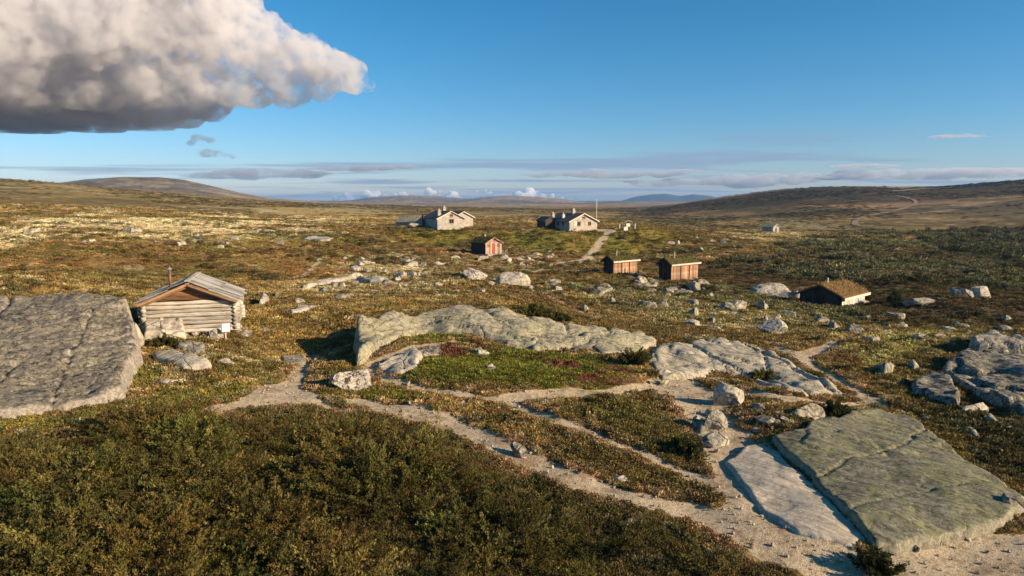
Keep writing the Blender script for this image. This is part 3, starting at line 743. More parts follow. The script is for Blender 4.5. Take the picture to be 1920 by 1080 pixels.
boulder(800, 672, 60, 26, 'white lichened rock at the tip of the green heath island', M_ROCK_SPECK, 75, depth=.7)
boulder(900, 668, 44, 16, 'mottled low rock amid the green heath island', M_ROCK_SPECK, 76, depth=.7)
boulder(905, 488, 22, 10, 'pale stone standing alone below the red-door hut', M_ROCK_B, 77, sub=3)
boulder(925, 478, 30, 9, 'pale rock under the doorstep of the red-door hut', M_ROCK_B, 79, sub=3)
boulder(820, 421, 6, 3, 'tiny pale stone by the gable of the stone house', M_ROCK_B, 80, sub=2)
boulder(775, 426, 34, 9, 'pale mound of stone beside the dark wall of the stone house', M_ROCK_B, 83, sub=3, depth=.6)
boulder(1370, 700, 60, 12, 'low rock rib crossing the bare bedrock', M_ROCK_GREEN, 85, depth=.5)

# loose stones strewn in places: alike ones share a label and a group
STREW = [  # photo outline, how many, size in m, label, group, material
 ([(640,480),(700,470),(790,478),(800,505),(770,540),(650,540)], 34, (.4,1.3), 'pale stone strewn on the rusty slope left of the two rise boulders', 'stones on the rusty slope', M_ROCK_B),
 ([(940,462),(1030,465),(1040,495),(990,500),(940,488)], 26, (.4,1.5), 'pale stone in the rubble right of the red-door hut', 'rubble beside the red-door hut', M_ROCK_B),
 ([(1030,530),(1330,525),(1420,570),(1330,590),(1120,575),(1040,560)], 46, (.5,1.6), 'grey lichened stone in the heath below the two brown sheds', 'stones below the sheds', M_ROCK),
 ([(1180,590),(1330,575),(1420,600),(1400,622),(1280,625)], 14, (.3,.8), 'stone in the dark heath behind the bare bedrock', 'stones behind the bare bedrock', M_ROCK_B),
 ([(1240,440),(1420,455),(1400,480),(1260,478)], 26, (.5,1.8), 'white stone on the slope right of the grassy knoll', 'stones right of the knoll', M_ROCK_B),
 ([(1420,560),(1560,580),(1700,600),(1900,600),(1880,625),(1500,625)], 18, (.4,1.2), 'stone half sunk in the dark heath before the turf-roofed hut', 'stones before the turf-roofed hut', M_ROCK),
 ([(1380,760),(1480,765),(1480,800),(1400,815)], 22, (.15,.5), 'angular stone tumbled above the pale slab', 'tumbled stones above the pale slab', M_ROCK),
 ([(1290,770),(1340,770),(1350,850),(1310,850)], 18, (.12,.4), 'angular stone on the gravel slope left of the pale slab', 'stones on the gravel slope', M_ROCK_B),
 ([(790,520),(870,505),(1000,540),(1000,560),(850,560)], 14, (.3,.8), 'stone on the heath behind the whaleback rock', 'stones behind the whaleback rock', M_ROCK_B),
 ([(260,440),(560,420),(640,450),(520,470),(280,470)], 26, (.4,1.3), 'pale stone on the far left hillside', 'stones on the left hillside', M_ROCK_B),
 ([(560,570),(660,515),(780,515),(780,545),(640,570)], 24, (.35,1.1), 'stone of the tumbled wall behind the whaleback rock', 'tumbled wall stones', M_ROCK),
 ([(1640,770),(1900,790),(1900,860),(1760,800)], 14, (.2,.6), 'stone in the dark heath right of the greenish slab', 'stones right of the greenish slab', M_ROCK),
 ([(1600,640),(1740,600),(1900,600),(1760,640)], 14, (.4,1.0), 'lichened stone among the yellow mounds at the right', 'stones among the yellow mounds', M_ROCK_B),
 ([(700,705),(960,745),(1000,785),(860,790),(700,760)], 20, (.10,.3), 'small stone beside the forking footpaths', 'stones by the forking paths', M_ROCK_B),
]
stone_meshes = {}
for zi, (pg, cnt, (s0, s1), lab, grp, mt) in enumerate(STREW):
    if mt.name not in stone_meshes:
        stone_meshes[mt.name] = []
        for s in range(7):
            me = boulder_mesh(200 + s + 13 * len(stone_meshes), 1, .8, .55, 9, 2, .08); me.materials.append(mt); me.name = 'stone'
            stone_meshes[mt.name].append(me)
    rnd = random.Random(zi * 7 + 1)
    a = np.array(pg, float); got = []
    while len(got) < int(cnt * .75):
        x_, y_ = rnd.uniform(a[:, 0].min(), a[:, 0].max()), rnd.uniform(a[:, 1].min(), a[:, 1].max())
        if poly_in(np.array([x_]), np.array([y_]), pg)[0]: got.append((x_, y_))
    pts = at([g[0] for g in got], [g[1] for g in got])
    for p in pts:
        s = 1.25 * (s0 + (s1 - s0) * rnd.random() ** 1.8)
        o = link('stone', rnd.choice(stone_meshes[mt.name]), label=lab, category='stone', group=grp)
        FOOT.append(([(p[0] + s * .45 * math.cos(a_), p[1] + s * .45 * math.sin(a_)) for a_ in (0, 1.05, 2.1, 3.14, 4.2, 5.24)], 0))
        o.location = (p[0], p[1], p[2] - .05 * s); o.scale = (s, s * rnd.uniform(.7, 1.2), s * rnd.uniform(.55, 1.05)); o.rotation_euler = (rnd.uniform(-.2, .2), rnd.uniform(-.2, .2), rnd.uniform(0, 6.28))

# ------------------------------------------------------------------ building materials
def mat_wood(name, a, b_, grey=None, axis=0, scale=1.0, knots=True):
    m, nt, b = new_mat(name); N = NB(nt)
    sc = [14 * scale] * 3; sc[axis] = .9 * scale
    co = N.coord('Object', tuple(sc))
    g = N.noise(co, 1.0, 5, .65, .6); w = N.noise(N.coord('Object'), 1.4, 4, .6)
    oi = N.n('ShaderNodeObjectInfo').outputs['Random']
    c = N.mix(N.rng(g, .3, .7), a, b_)
    if grey: c = N.mix(N.rng(w, .4, .62), c, grey)
    ck = N.noise(N.coord('Object', tuple(v_ * 1.7 for v_ in sc)), 1.0, 6, .7)
    c = N.mix(N.rng(ck, .43, .37, 0, .8), c, tuple(v_ * .3 for v_ in a))
    v = N.rng(oi, 0, 1, .62, 1.25)
    c = N.mix(1.0, c, N.n('ShaderNodeCombineColor', {0: v, 1: v, 2: v}).outputs[0], 'MULTIPLY')
    nt.links.new(c, b.inputs['Base Color'])
    nt.links.new(N.bump(g, .5, .02), b.inputs['Normal'])
    return m
M_LOG = mat_wood('weathered_log', (.20,.16,.12), (.58,.51,.41), (.46,.42,.35), 0)
M_PLANK = mat_wood('grey_roof_plank', (.26,.24,.215), (.50,.46,.40), (.36,.34,.31), 0)
M_GABLE = mat_wood('brown_gable_board', (.13,.065,.03), (.26,.14,.065), None, 0)
M_TIMBER = mat_wood('brown_trim_board', (.22,.12,.06), (.40,.24,.13), None, 0)
M_REDWOOD = mat_wood('weathered_red_board', (.24,.115,.068), (.40,.225,.145), (.40,.28,.20), 2)
M_REDDOOR = mat_wood('red_door_paint', (.27,.06,.035), (.36,.11,.07), None, 2)
M_BROWNWOOD = mat_wood('tarred_brown_board', (.22,.10,.05), (.42,.22,.12), (.46,.31,.21), 2)
M_DARKBOARD = mat_wood('dark_board', (.045,.032,.026), (.085,.060,.045), None, 2)  # dark wood for doors; on shaded hut walls, shade put into the colour
M_TRIM = mat_wood('bleached_fascia', (.58,.48,.38), (.70,.60,.49), None, 0)
def mat_stonewall(name, a, b_, mortar, scale):
    m, nt, b = new_mat(name); N = NB(nt)
    co = N.coord('Object', (scale, scale, scale * 2.1))
    v = N.n('ShaderNodeTexVoronoi', {'Vector': co, 'Scale': 1.0, 'Randomness': .85})
    e = N.n('ShaderNodeTexVoronoi', {'Vector': co, 'Scale': 1.0, 'Randomness': .85}, feature='DISTANCE_TO_EDGE').outputs['Distance']
    s = N.n('ShaderNodeSeparateColor', {0: v.outputs['Color']}).outputs[0]
    c = N.mix(s, a, b_)
    c = N.mix(N.rng(N.noise(N.coord(), 3, 4), .35, .65, 0, .4), c, mortar)
    c = N.mix(N.rng(e, .07, .0), c, mortar)
    nt.links.new(c, b.inputs['Base Color'])
    nt.links.new(N.bump(N.rng(e, 0, .12), .6, .05), b.inputs['Normal'])
    return m
M_STONE = mat_stonewall('pale_stone_wall', (.30,.26,.215), (.54,.475,.395), (.42,.365,.30), 1.3)
M_DRYSTONE = mat_stonewall('dry_stone_wall', (.28,.26,.23), (.56,.52,.46), (.10,.09,.08), 2.6)
M_SLATE = mat_stonewall('slate_roof', (.075,.075,.08), (.16,.155,.155), (.05,.05,.055), 2.0)
def mat_plain(name, col, rough=.7, metal=0.0, var=.25):
    m, nt, b = new_mat(name); N = NB(nt)
    f = N.noise(N.coord(), 9, 4, .6)
    c = N.mix(N.rng(f, .3, .7), tuple(v * (1 - var) for v in col), tuple(min(1, v * (1 + var)) for v in col))
    nt.links.new(c, b.inputs['Base Color'])
    b.inputs['Roughness'].default_value = rough; b.inputs['Metallic'].default_value = metal
    return m
M_WHITE = mat_plain('white_paint', (.66,.64,.60), .5, 0, .05)
M_RUST = mat_plain('rusty_stovepipe', (.20,.10,.075), .6, .3)
M_CAP = mat_plain('zinc_cap', (.38,.37,.36), .5, .5)
M_BOARD = mat_plain('notice_sheet', (.82,.78,.74), .5, 0, .05)
M_BOARDBACK = mat_plain('notice_frame', (.42,.16,.11), .7)
M_SOD = mat_plain('roof_turf', (.145,.088,.034), .95, 0, .45)
M_SODGREEN = mat_plain('green_roof_turf', (.085,.075,.024), .95, 0, .5)
def mat_glass():
    m, nt, b = new_mat('window_glass')
    b.inputs['Base Color'].default_value = (.012, .014, .018, 1); b.inputs['Roughness'].default_value = .06; b.inputs['Specular IOR Level'].default_value = .5
    return m
M_GLASS = mat_glass()

def thing(name, label, cat, loc, az=0.0, group=None):
    """an Empty at the thing's foot; its local +Y points along compass direction az (0 = away from the camera)"""
    o = bpy.data.objects.new(name, None); COL.objects.link(o)
    o.empty_display_size = .3
    o.location = loc; o.rotation_euler = (0, 0, -R(az)); o['label'] = label; o['category'] = cat
    if group: o['group'] = group
    return o
class MB:
    def __init__(s): s.bm = bmesh.new()
    def box(s, c, d, rot=None, jit=0.0):
        m = Matrix.Translation(c) @ (rot.to_4x4() if rot is not None else Matrix()) @ Matrix.Diagonal((*d, 1))
        r = bmesh.ops.create_cube(s.bm, size=1.0, matrix=m)
        if jit:
            for v in r['verts']: v.co += Vector((random.uniform(-jit, jit), random.uniform(-jit, jit), random.uniform(-jit, jit)))
        return s
    def poly(s, pts, ext):
        """extrude a flat outline by the vector ext"""
        a = [s.bm.verts.new(p) for p in pts]; b = [s.bm.verts.new(Vector(p) + Vector(ext)) for p in pts]
        s.bm.faces.new(a); s.bm.faces.new(b[::-1]); k = len(a)
        for i in range(k): s.bm.faces.new((a[i], b[i], b[(i + 1) % k], a[(i + 1) % k]))
        return s
    def tube(s, a, b, r0, r1=None, seg=10, wob=0.0):
        a, b = Vector(a), Vector(b); d = b - a; r1 = r0 if r1 is None else r1
        q = d.to_track_quat('Z', 'Y'); rings = []
        nr = 9 if wob else 2
        for j in range(nr):
            t = j / (nr - 1); rr = (r0 + (r1 - r0) * t) * (1 + (random.uniform(-.12, .12) if wob else 0))
            o = Vector((random.uniform(-wob, wob), random.uniform(-wob, wob), 0))
            rings.append([s.bm.verts.new(a + d * t + q @ (o + Vector((rr * math.cos(6.2832 * i / seg), rr * math.sin(6.2832 * i / seg), 0)))) for i in range(seg)])
        for u, w in zip(rings[:-1], rings[1:]):
            for i in range(seg): s.bm.faces.new((u[i], u[(i + 1) % seg], w[(i + 1) % seg], w[i]))
        s.bm.faces.new(rings[0][::-1]); s.bm.faces.new(rings[-1])
        return s
    def build(s, name, mat, parent=None, bevel=0.0, smooth=False):
        bmesh.ops.recalc_face_normals(s.bm, faces=s.bm.faces[:])
        if bevel: bmesh.ops.bevel(s.bm, geom=s.bm.edges[:], offset=bevel, segments=1, affect='EDGES')
        me = bpy.data.meshes.new(name); s.bm.to_mesh(me); s.bm.free(); me.materials.append(mat)
        if smooth: me.polygons.foreach_set('use_smooth', [True] * len(me.polygons))
        return link(name, me, parent)
TURFS = []
def turf(name, parent, mat, w, L, zr, ze, over, thick=.16, seed=0):
    """a lumpy turf roof: ridge along local y, from -w/2-over to w/2+over"""
    nx, ny = 28, 26
    hw = w / 2 + over
    xs = np.linspace(-hw, hw, nx); ys = np.linspace(-L / 2 - over, L / 2 + over, ny)
    X, Y = np.meshgrid(xs, ys)
    slope = (zr - ze) / (w / 2)
    base = zr - np.abs(X) * slope
    lum = .10 * fbm(X / .5 + seed, Y / .5, 3, seed) + .05 * fbm(X / .16, Y / .16, 2, seed + 3)
    top = base + thick + lum; bot = base + .02
    v = np.concatenate([np.stack([X, Y, top], -1).reshape(-1, 3), np.stack([X, Y, bot], -1).reshape(-1, 3)])
    i = np.arange(nx * ny).reshape(ny, nx); o = nx * ny
    f = list(np.stack([i[:-1, :-1], i[:-1, 1:], i[1:, 1:], i[1:, :-1]], -1).reshape(-1, 4)) + list(np.stack([i[:-1, :-1], i[1:, :-1], i[1:, 1:], i[:-1, 1:]], -1).reshape(-1, 4) + o)
    ring = list(i[0, :]) + list(i[1:, -1]) + list(i[-1, -2::-1]) + list(i[-2:0:-1, 0])
    for a, b in zip(ring, ring[1:] + ring[:1]): f.append((b, a, a + o, b + o))
    me = mesh_np(name, v, np.array(f), mat, False)
    ob = link(name, me, parent)
    TURFS.append((ob, np.stack([X, Y, top], -1).reshape(-1, 3), mat))
    return ob

# ------------------------------------------------------------------ the log cabin
p = at1(338, 616)
cabin = thing('log_cabin', 'low weathered log cabin with plank roof beside the huge dark slab', 'cabin', p + Vector((.25, 1.2, -.12)), -17)
W_, L_, HE, HR = 4.2, 3.5, 1.62, 2.5
nl = 8; lh = HE / nl
for i in range(nl):
    z = lh * (i + .5)
    for sy in (-1, 1):
        MB().tube((-W_/2 - .16 - random.uniform(0, .1), sy * L_/2, z), (W_/2 + .14 + random.uniform(0, .12), sy * L_/2, z + random.uniform(-.015, .015)), lh * random.uniform(.48, .6), lh * random.uniform(.44, .56), 10, .022).build('log', M_LOG, cabin, smooth=True)
    for sx in (-1, 1):
        o = MB().tube((-L_/2 - .15, 0, 0), (L_/2 + .15, 0, 0), lh * random.uniform(.48, .6), lh * random.uniform(.44, .56), 10, .022).build('log', M_LOG, cabin, smooth=True)
        o.location = (sx * W_/2, 0, z + lh * .45); o.rotation_euler = (0, 0, R(90))
sl = math.atan2(HR - HE, W_/2)
for sy in (-1, 1):                       # gable boards, recessed under the verge
    rows = 4
    for i in range(rows):
        z0 = HE + .05 + (HR - HE - .04) * i / rows; z1 = HE + .05 + (HR - HE - .04) * (i + .97) / rows
        x0 = (HR - z0) / (HR - HE) * W_/2; x1 = max(.02, (HR - z1) / (HR - HE) * W_/2)
        MB().poly([(-x0, sy * (L_/2 - .02 + .008 * (i % 2)), z0), (x0, sy * (L_/2 - .02 + .008 * (i % 2)), z0), (x1, sy * (L_/2 - .02 + .008 * (i % 2)), z1), (-x1, sy * (L_/2 - .02 + .008 * (i % 2)), z1)], (0, -.04 * sy, 0)).build('gable_board', M_GABLE, cabin)
OV = .42
for sx in (-1, 1):                       # roof planks run down the slope in two overlapping courses
    rot = Matrix.Rotation(sx * sl, 3, 'Y')
    Ls = math.hypot(HR - HE, W_/2) + .32
    MB().box((sx * (W_/4 + .06), 0, (HR + HE) / 2 + .02), (Ls - .04, L_ + 2 * OV - .1, .05), rot).build('roof_boarding', M_GABLE, cabin)
    yy = -L_/2 - OV; k = 0
    while yy < L_/2 + OV - .06:
        wd = random.uniform(.14, .30); wd = min(wd, L_/2 + OV - yy)
        for part, (t0, t1, dz) in enumerate(((.42 + random.uniform(-.05, .05), 1.0 + random.uniform(-.05, .06), .07), (-.02, .5 + random.uniform(-.12, .14), .115))):
            c = (t0 + t1) / 2; ln = (t1 - t0) * Ls
            pos = Vector((sx * math.cos(sl) * c * Ls, yy + wd / 2, HR + .02 - math.sin(sl) * c * Ls + dz + random.uniform(0, .05)))
            o = MB().box((0, 0, 0), (ln, wd * .96, .035)).build('roof_plank', M_PLANK, cabin)
            o.location = pos; o.rotation_euler = (random.uniform(-.12, .12), sx * sl + random.uniform(-.03, .03), random.uniform(-.035, .035))
        yy += wd; k += 1
    for dy, dzz, mt in ((-L_/2 - OV + .02, -.06, M_TIMBER), (-L_/2 - OV + .16, -.17, M_TIMBER)):   # verge boards on the gable we see
        o = MB().box((0, 0, 0), (Ls - .02 - .25 * (dzz < -.1), .05, .12)).build('verge_board', mt, cabin)
        o.location = (sx * (W_/4 + .04), dy, (HR + HE) / 2 + .02 + dzz); o.rotation_euler = (0, sx * sl, 0)
MB().box((0, 0, HR + .17), (.22, L_ + 2 * OV + .1, .04)).build('ridge_board', M_PLANK, cabin)
pipe = MB().tube((-1.12, .1, 1.8), (-1.12, .1, 3.05), .075, seg=14).build('stovepipe', M_RUST, cabin, smooth=True)
MB().tube((-1.12, .1, 3.06), (-1.12, .1, 3.18), .15, .02, seg=14).build('pipe_cap', M_CAP, pipe)
for sx in (-.5, .5):
    MB().tube((-1.12 + sx * .12, .1, 3.0), (-1.12 + sx * .12, .1, 3.08), .012, seg=6).build('cap_stay', M_CAP, pipe)
for i in range(22):                      # the footing stones
    a = random.choice((-1, 1, 0, 0)); fx = random.uniform(-W_/2, W_/2) if a == 0 else a * (W_/2 + .05); fy = -L_/2 - .05 if a == 0 else random.uniform(-L_/2, L_/2)
    o = link('footing_stone', random.choice(stone_meshes[M_ROCK_B.name]), cabin); o.location = (fx, fy, -.12); s = random.uniform(.35, .6); o.scale = (s, s * .8, s * .7); o.rotation_euler = (0, 0, random.uniform(0, 6))

p = at1(424, 640)
sign = thing('notice_board', 'small white notice board on a thin post before the log cabin', 'sign', p, -25)
MB().box((0, 0, .30), (.05, .05, .75)).build('post', M_TRIM, sign)
MB().box((0, -.05, .70), (.42, .03, .46), Matrix.Rotation(R(-12), 3, 'X')).build('backing', M_BOARDBACK, sign)
MB().box((.02, -.075, .70), (.35, .012, .40), Matrix.Rotation(R(-12), 3, 'X')).build('sheet', M_BOARD, sign)

# ------------------------------------------------------------------ the stone houses on the knoll
def window(parent, x, y, z, w, h, face, name='window', glass=True):
    """set in a wall whose outward normal is local -y ('f') or -x ('l') or +x ('r')"""
    def B(c, d): return (c, d) if face == 'f' else ((c[1] if face == 'l' else -c[1], c[0], c[2]), (d[1], d[0], d[2]))
    def mk(nm, mat, par, boxes):
        b = MB()
        for c, d in boxes:
            b.box(*B(c, d))
        o = b.build(nm, mat, par); o.location = (x, y, z); return o
    root = mk(name, M_GLASS, parent, [((0, -.012, 0), (w, .03, h))])
    fw = .09
    f = mk('window_frame', M_TIMBER, root, [((-w/2, -.03, 0), (fw, .07, h + fw)), ((w/2, -.03, 0), (fw, .07, h + fw)), ((0, -.031, h/2), (w, .07, fw)), ((0, -.031, -h/2), (w, .07, fw)), ((0, -.029, 0), (.06, .05, h))])
    f.location = (0, 0, 0)
    s = mk('window_sill', M_STONE, root, [((0, -.07, -h/2 - .08), (w + .25, .16, .07))]); s.location = (0, 0, 0)
    return root
def gable_house(root, w, L, he, hr, wall, roofm, over=.35, roof_t=.16, base=.6, x0=0, y0=0):
    """gable end at local -y, ridge along local y"""
    pts = [(x0 - w/2, y0 - L/2, -base), (x0 + w/2, y0 - L/2, -base), (x0 + w/2, y0 - L/2, he), (x0, y0 - L/2, hr), (x0 - w/2, y0 - L/2, he)]
    MB().poly(pts, (0, L, 0)).build('wall', wall, root)
    sl = (hr - he) / (w/2)
    for sx in (-1, 1):
        xe = w/2 + over; ze = he - over * sl
        q = [(x0, y0 - L/2 - over, hr + .01), (x0 + sx * xe, y0 - L/2 - over, ze + .01), (x0 + sx * xe, y0 - L/2 - over, ze + roof_t), (x0, y0 - L/2 - over, hr + roof_t)]
        MB().poly(q, (0, L + 2 * over, 0)).build('roof', roofm, root)
        MB().poly([(x0, y0 - L/2 - over - .04, hr - .06), (x0 + sx * xe, y0 - L/2 - over - .04, ze - .06), (x0 + sx * xe, y0 - L/2 - over - .04, ze + .14), (x0, y0 - L/2 - over - .04, hr + .14)], (0, .035, 0)).build('verge_board', M_TRIM, root)
def chimney(root, x, y, z0, z1, s=.75, mat=None):
    c = MB().box((x, y, (z0 + z1) / 2), (s, s, z1 - z0)).build('chimney', mat or M_STONE, root)
    MB().box((x, y, z1 + .05), (s + .2, s + .2, .1)).build('chimney_cap', M_STONE, c)
    MB().box((x, y, z1 + .3), (s * .5, s * .5, .4)).build('chimney_pot', M_STONE, c)
p = at1(828, 429)
hb = thing('stone_house', 'left stone house on the knoll, two pale gables and two chimneys', 'house', p + Vector((0, 4.5, .1)), -26)
gable_house(hb, 6.9, 10.5, 2.4, 4.05, M_STONE, M_SLATE)
window(hb, .15, -5.25, 1.75, 1.1, .95, 'f'); window(hb, .15, -5.25, 3.1, .7, .6, 'f')
chimney(hb, -2.3, -3.3, 2.4, 4.2)
chimney(hb, 1.6, 3.6, 3.2, 4.9, .7)
hb2 = thing('annexe_house', 'smaller stone annexe with pale gable behind the left stone house', 'house', p + Vector((3.6, 7.0, .1)), -26)
gable_house(hb2, 5.2, 6.5, 2.6, 3.9, M_STONE, M_SLATE)
window(hb2, -1.9, -3.25, 2.3, .6, .9, 'f'); MB().box((-1.9, -3.26, .6), (.75, .06, 1.2)).build('door', M_DARKBOARD, hb2)
p = at1(770, 427)
lo_ = thing('stone_byre', 'low turf-roofed stone byre at the left end of the knoll', 'byre', p + Vector((-.5, 9, -.1)), -62)
gable_house(lo_, 4.5, 8.0, 1.2, 2.3, M_DRYSTONE, M_ROCK, .25)
MB().box((-1.9, -4.2, 2.0), (.35, .35, 2.2)).build('door_post', M_DARKBOARD, lo_)
p = at1(1075, 432)
hc = thing('stone_house', 'right stone house on the knoll beside the flagpole, dark slate roof', 'house', p + Vector((0, 4.6, .05)), -26)
gable_house(hc, 7.8, 11, 2.2, 4.0, M_STONE, M_SLATE, .45)
for x in (-1.3, 1.75):
    window(hc, x, -5.5, 1.6, .85, .95, 'f')
    MB().box((x - .95, -5.54, 1.6), (.75, .05, 1.1)).build('shutter', M_TRIM, hc)
window(hc, .1, -5.5, 3.05, .8, .45, 'f')
chimney(hc, -.3, -1.2, 3.8, 4.8, .8); chimney(hc, -2.6, -.2, 2.6, 3.7, .6, M_WHITE)
chimney(hc, -3.0, 4.3, 2.6, 3.8, .7)
for y in (-2.5, 0, 2.5): window(hc, -3.9, y, 1.5, .8, .9, 'l')
wing = MB().poly([(-3.8, 1.6, -.6), (-6.6, 1.6, -.6), (-6.6, 1.6, 2.1), (-5.2, 1.6, 2.9), (-3.8, 1.6, 2.6)], (0, 4.4, 0)).build('wing', M_DARKBOARD, hc)
MB().poly([(-4.0, 1.3, 2.75), (-5.2, 1.3, 3.05), (-6.95, 1.3, 2.05), (-6.95, 1.3, 2.2), (-5.2, 1.3, 3.22), (-4.0, 1.3, 2.9)], (0, 5.0, 0)).build('wing_roof', M_SLATE, wing)
p = at1(1118, 430)
fp = thing('flagpole', 'tall white flagpole beside the right stone house', 'flagpole', p)
MB().tube((0, 0, -.3), (0, 0, 7.3), .09, .05, 10).build('pole', M_WHITE, fp, smooth=True)
MB().box((0, 0, .25), (.35, .35, .7)).build('foot', M_WHITE, fp); MB().tube((0, 0, 7.28), (0, 0, 7.5), .09, .03, 8).build('truck_knob', M_WHITE, fp)
p = at1(1176, 432)
gt = thing('map_shelter', 'small roofed map stand between white posts on the knoll edge', 'shelter', p, -10)
for x in (-1.9, 2.0): MB().box((x, 0, .7), (.16, .16, 1.9)).build('post', M_WHITE, gt)
for x in (-.55, .55): MB().box((x + .3, .3, .9), (.12, .12, 2.2)).build('support', M_TIMBER, gt)
MB().poly([(-.75, -.1, 2.0), (.3, -.1, 2.5), (1.35, -.1, 2.0), (1.35, -.1, 1.9), (.3, -.1, 2.38), (-.75, -.1, 1.9)], (0, .9, 0)).build('shelter_roof', M_TRIM, gt)
MB().box((.3, .22, 1.3), (1.0, .08, .8)).build('map_board', M_WHITE, gt); MB().box((-.6, -.5, .45), (1.0, .5, .9)).build('bench_box', M_WHITE, gt)
p = at1(1075, 434)
tb = thing('picnic_table', 'picnic table before the right stone house gable', 'table', p + Vector((0, -.2, 0)), 20)
MB().box((0, 0, .74), (1.9, .75, .06)).build('table_top', M_TRIM, tb)
for sy in (-.75, .75): MB().box((0, sy, .43), (1.9, .28, .05)).build('seat', M_TRIM, tb)
for sx in (-.65, .65):
    for sy in (-.3, .3): MB().tube((sx, sy * 1.9, 0), (sx, sy * .6, .72), .05, seg=6).build('leg', M_TRIM, tb)

# ------------------------------------------------------------------ the small huts
def boarding(root, x0, x1, y, z0, z1f, face, mat, wd=.16, name='wall_board', proud=.025):
    """upright boards on a wall; z1f(x) gives the top edge"""
    x = x0; i = 0
    while x < x1 - .02:
        w = min(wd, x1 - x); t = z1f(x + w/2)
        dd = proud * (1 + .5 * (i % 2))
        c = (x + w/2, y - dd/2, (z0 + t) / 2); d = (w * .94, dd, t - z0)
        if face == 'l': c = (y - dd/2, x + w/2, (z0 + t) / 2); d = (dd, w * .94, t - z0)
        if face == 'r': c = (y + dd/2, x + w/2, (z0 + t) / 2); d = (dd, w * .94, t - z0)
        o = MB().box((0, 0, 0), d).build(name, mat, root); o.location = c
        x += w; i += 1
p = at1(909, 478)
hd = thing('turf_hut', 'small turf-roofed hut with a red door below the stone houses', 'hut', p + Vector((.1, 2.2, .15)), -38)
w, L, he, hr = 3.2, 4.4, 1.9, 2.75
MB().poly([(-w/2, -L/2, -.5), (w/2, -L/2, -.5), (w/2, -L/2, he), (0, -L/2, hr), (-w/2, -L/2, he)], (0, L, 0)).build('wall', M_DARKBOARD, hd)
gf = lambda x: he + (hr - he) * (1 - abs(x) / (w/2)) - .02
boarding(hd, -w/2, -.45, -L/2, .05, gf, 'f', M_REDWOOD, .23); boarding(hd, .45, w/2, -L/2, .05, gf, 'f', M_REDWOOD, .23)
boarding(hd, -.45, .45, -L/2, 1.86, gf, 'f', M_REDWOOD, .23)
dr = MB().box((0, -L/2 - .03, .95), (.82, .06, 1.75)).build('door', M_REDDOOR, hd)
MB().box((.3, -L/2 - .075, .95), (.05, .03, .14)).build('handle', M_DARKBOARD, dr)
for x in (-.47, .47): MB().box((x, -L/2 - .05, .95), (.1, .09, 1.8)).build('door_jamb', M_TRIM, hd)
for x in (-w/2, w/2): MB().box((x, -L/2 - .02, .95), (.14, .12, 1.9)).build('corner_board', M_TRIM, hd)
MB().box((0, -L/2 - .052, 1.88), (w, .08, .08)).build('door_head', M_TRIM, hd)
for x in (-1.05, 1.05):
    wo = MB().box((x, -L/2 - .045, 1.45), (.34, .03, .4)).build('window', M_GLASS, hd)
    MB().box((x, -L/2 - .055, 1.45), (.05, .04, .4)).build('window_bar', M_TRIM, wo)
for sx in (-1, 1): MB().poly([(0, -L/2 - .34, hr + .0), (sx * (w/2 + .35), -L/2 - .34, he - .19), (sx * (w/2 + .35), -L/2 - .34, he - .02), (0, -L/2 - .34, hr + .17)], (0, .04, 0)).build('verge_board', M_REDWOOD, hd)
turf('roof_turf', hd, M_SODGREEN, w, L, hr, he, .3, .14, 3)
MB().box((.2, .6, hr + .25), (.35, .35, .6)).build('chimney', M_DRYSTONE, hd)
MB().box((0, -L/2 - .3, -.18), (w + .3, .8, .45)).build('doorstep', M_DRYSTONE, hd)

def shed(px, py, label, L, w, he, hr, az, dark=False, ch=True):
    """long wall we see faces local +x; gable on local -y"""
    p = at1(px, py)
    o = thing('shed', label, 'shed', p, az)
    MB().poly([(-w, 0, -.5), (0, 0, -.5), (0, 0, he), (-w/2, 0, hr), (-w, 0, he)], (0, L, 0)).build('wall', M_DARKBOARD, o)
    boarding(o, 0, L, 0, .0, lambda x: he - .03, 'r', M_BROWNWOOD, .30)
    boarding(o, -w, 0, 0, .0, lambda x: he + (hr - he) * (1 - abs(x + w/2) / (w/2)) - .03, 'f', M_DARKBOARD, .26)  # shaded gable painted darker than the sunlit long wall
    for y in (L * .34, L * .66): MB().box((.06, y, he/2), (.05, .13, he - .04)).build('batten', M_DARKBOARD, o)
    MB().box((-w/2, -.05, 1.25), (.45, .05, .5)).build('window', M_GLASS, o)
    r = turf('roof_turf', o, M_SODGREEN, w, L, hr, he, .28, .12, int(px)); r.location = (-w/2, L/2, 0)
    sl_ = (hr - he) / (w/2)
    MB().box((.30, L/2, he - .30 * sl_ + .10), (.07, L + .62, .20)).build('fascia', M_TRIM, o)
    MB().box((-w - .30, L/2, he - .30 * sl_ + .10), (.07, L + .62, .20)).build('fascia', M_TRIM, o)
    for sx in (-1, 1): MB().poly([(-w/2, -.33, hr - .02), (-w/2 + sx * (w/2 + .3), -.33, he - .3 * sl_ - .02), (-w/2 + sx * (w/2 + .3), -.33, he - .3 * sl_ + .18), (-w/2, -.33, hr + .18)], (0, .04, 0)).build('verge_board', M_DARKBOARD, o)
    if ch:
        c = MB().tube((-w * .45, L * .3, hr - .2), (-w * .45, L * .3, hr + .75), .08, seg=8).build('vent_pipe', M_TRIM, o); MB().tube((-w * .45, L * .3, hr + .74), (-w * .45, L * .3, hr + .95), .12, .06, seg=8).build('pipe_cap', M_RUST, c)
    MB().box((-w/2, L/2, -.12), (w + .12, L + .12, .3)).build('footing', M_DRYSTONE, o)
    return o
shed(1258, 527, 'brown board shed with pale fascia, the right one of two, sunlit wall', 5.6, 1.9, 2.1, 2.75, 50)
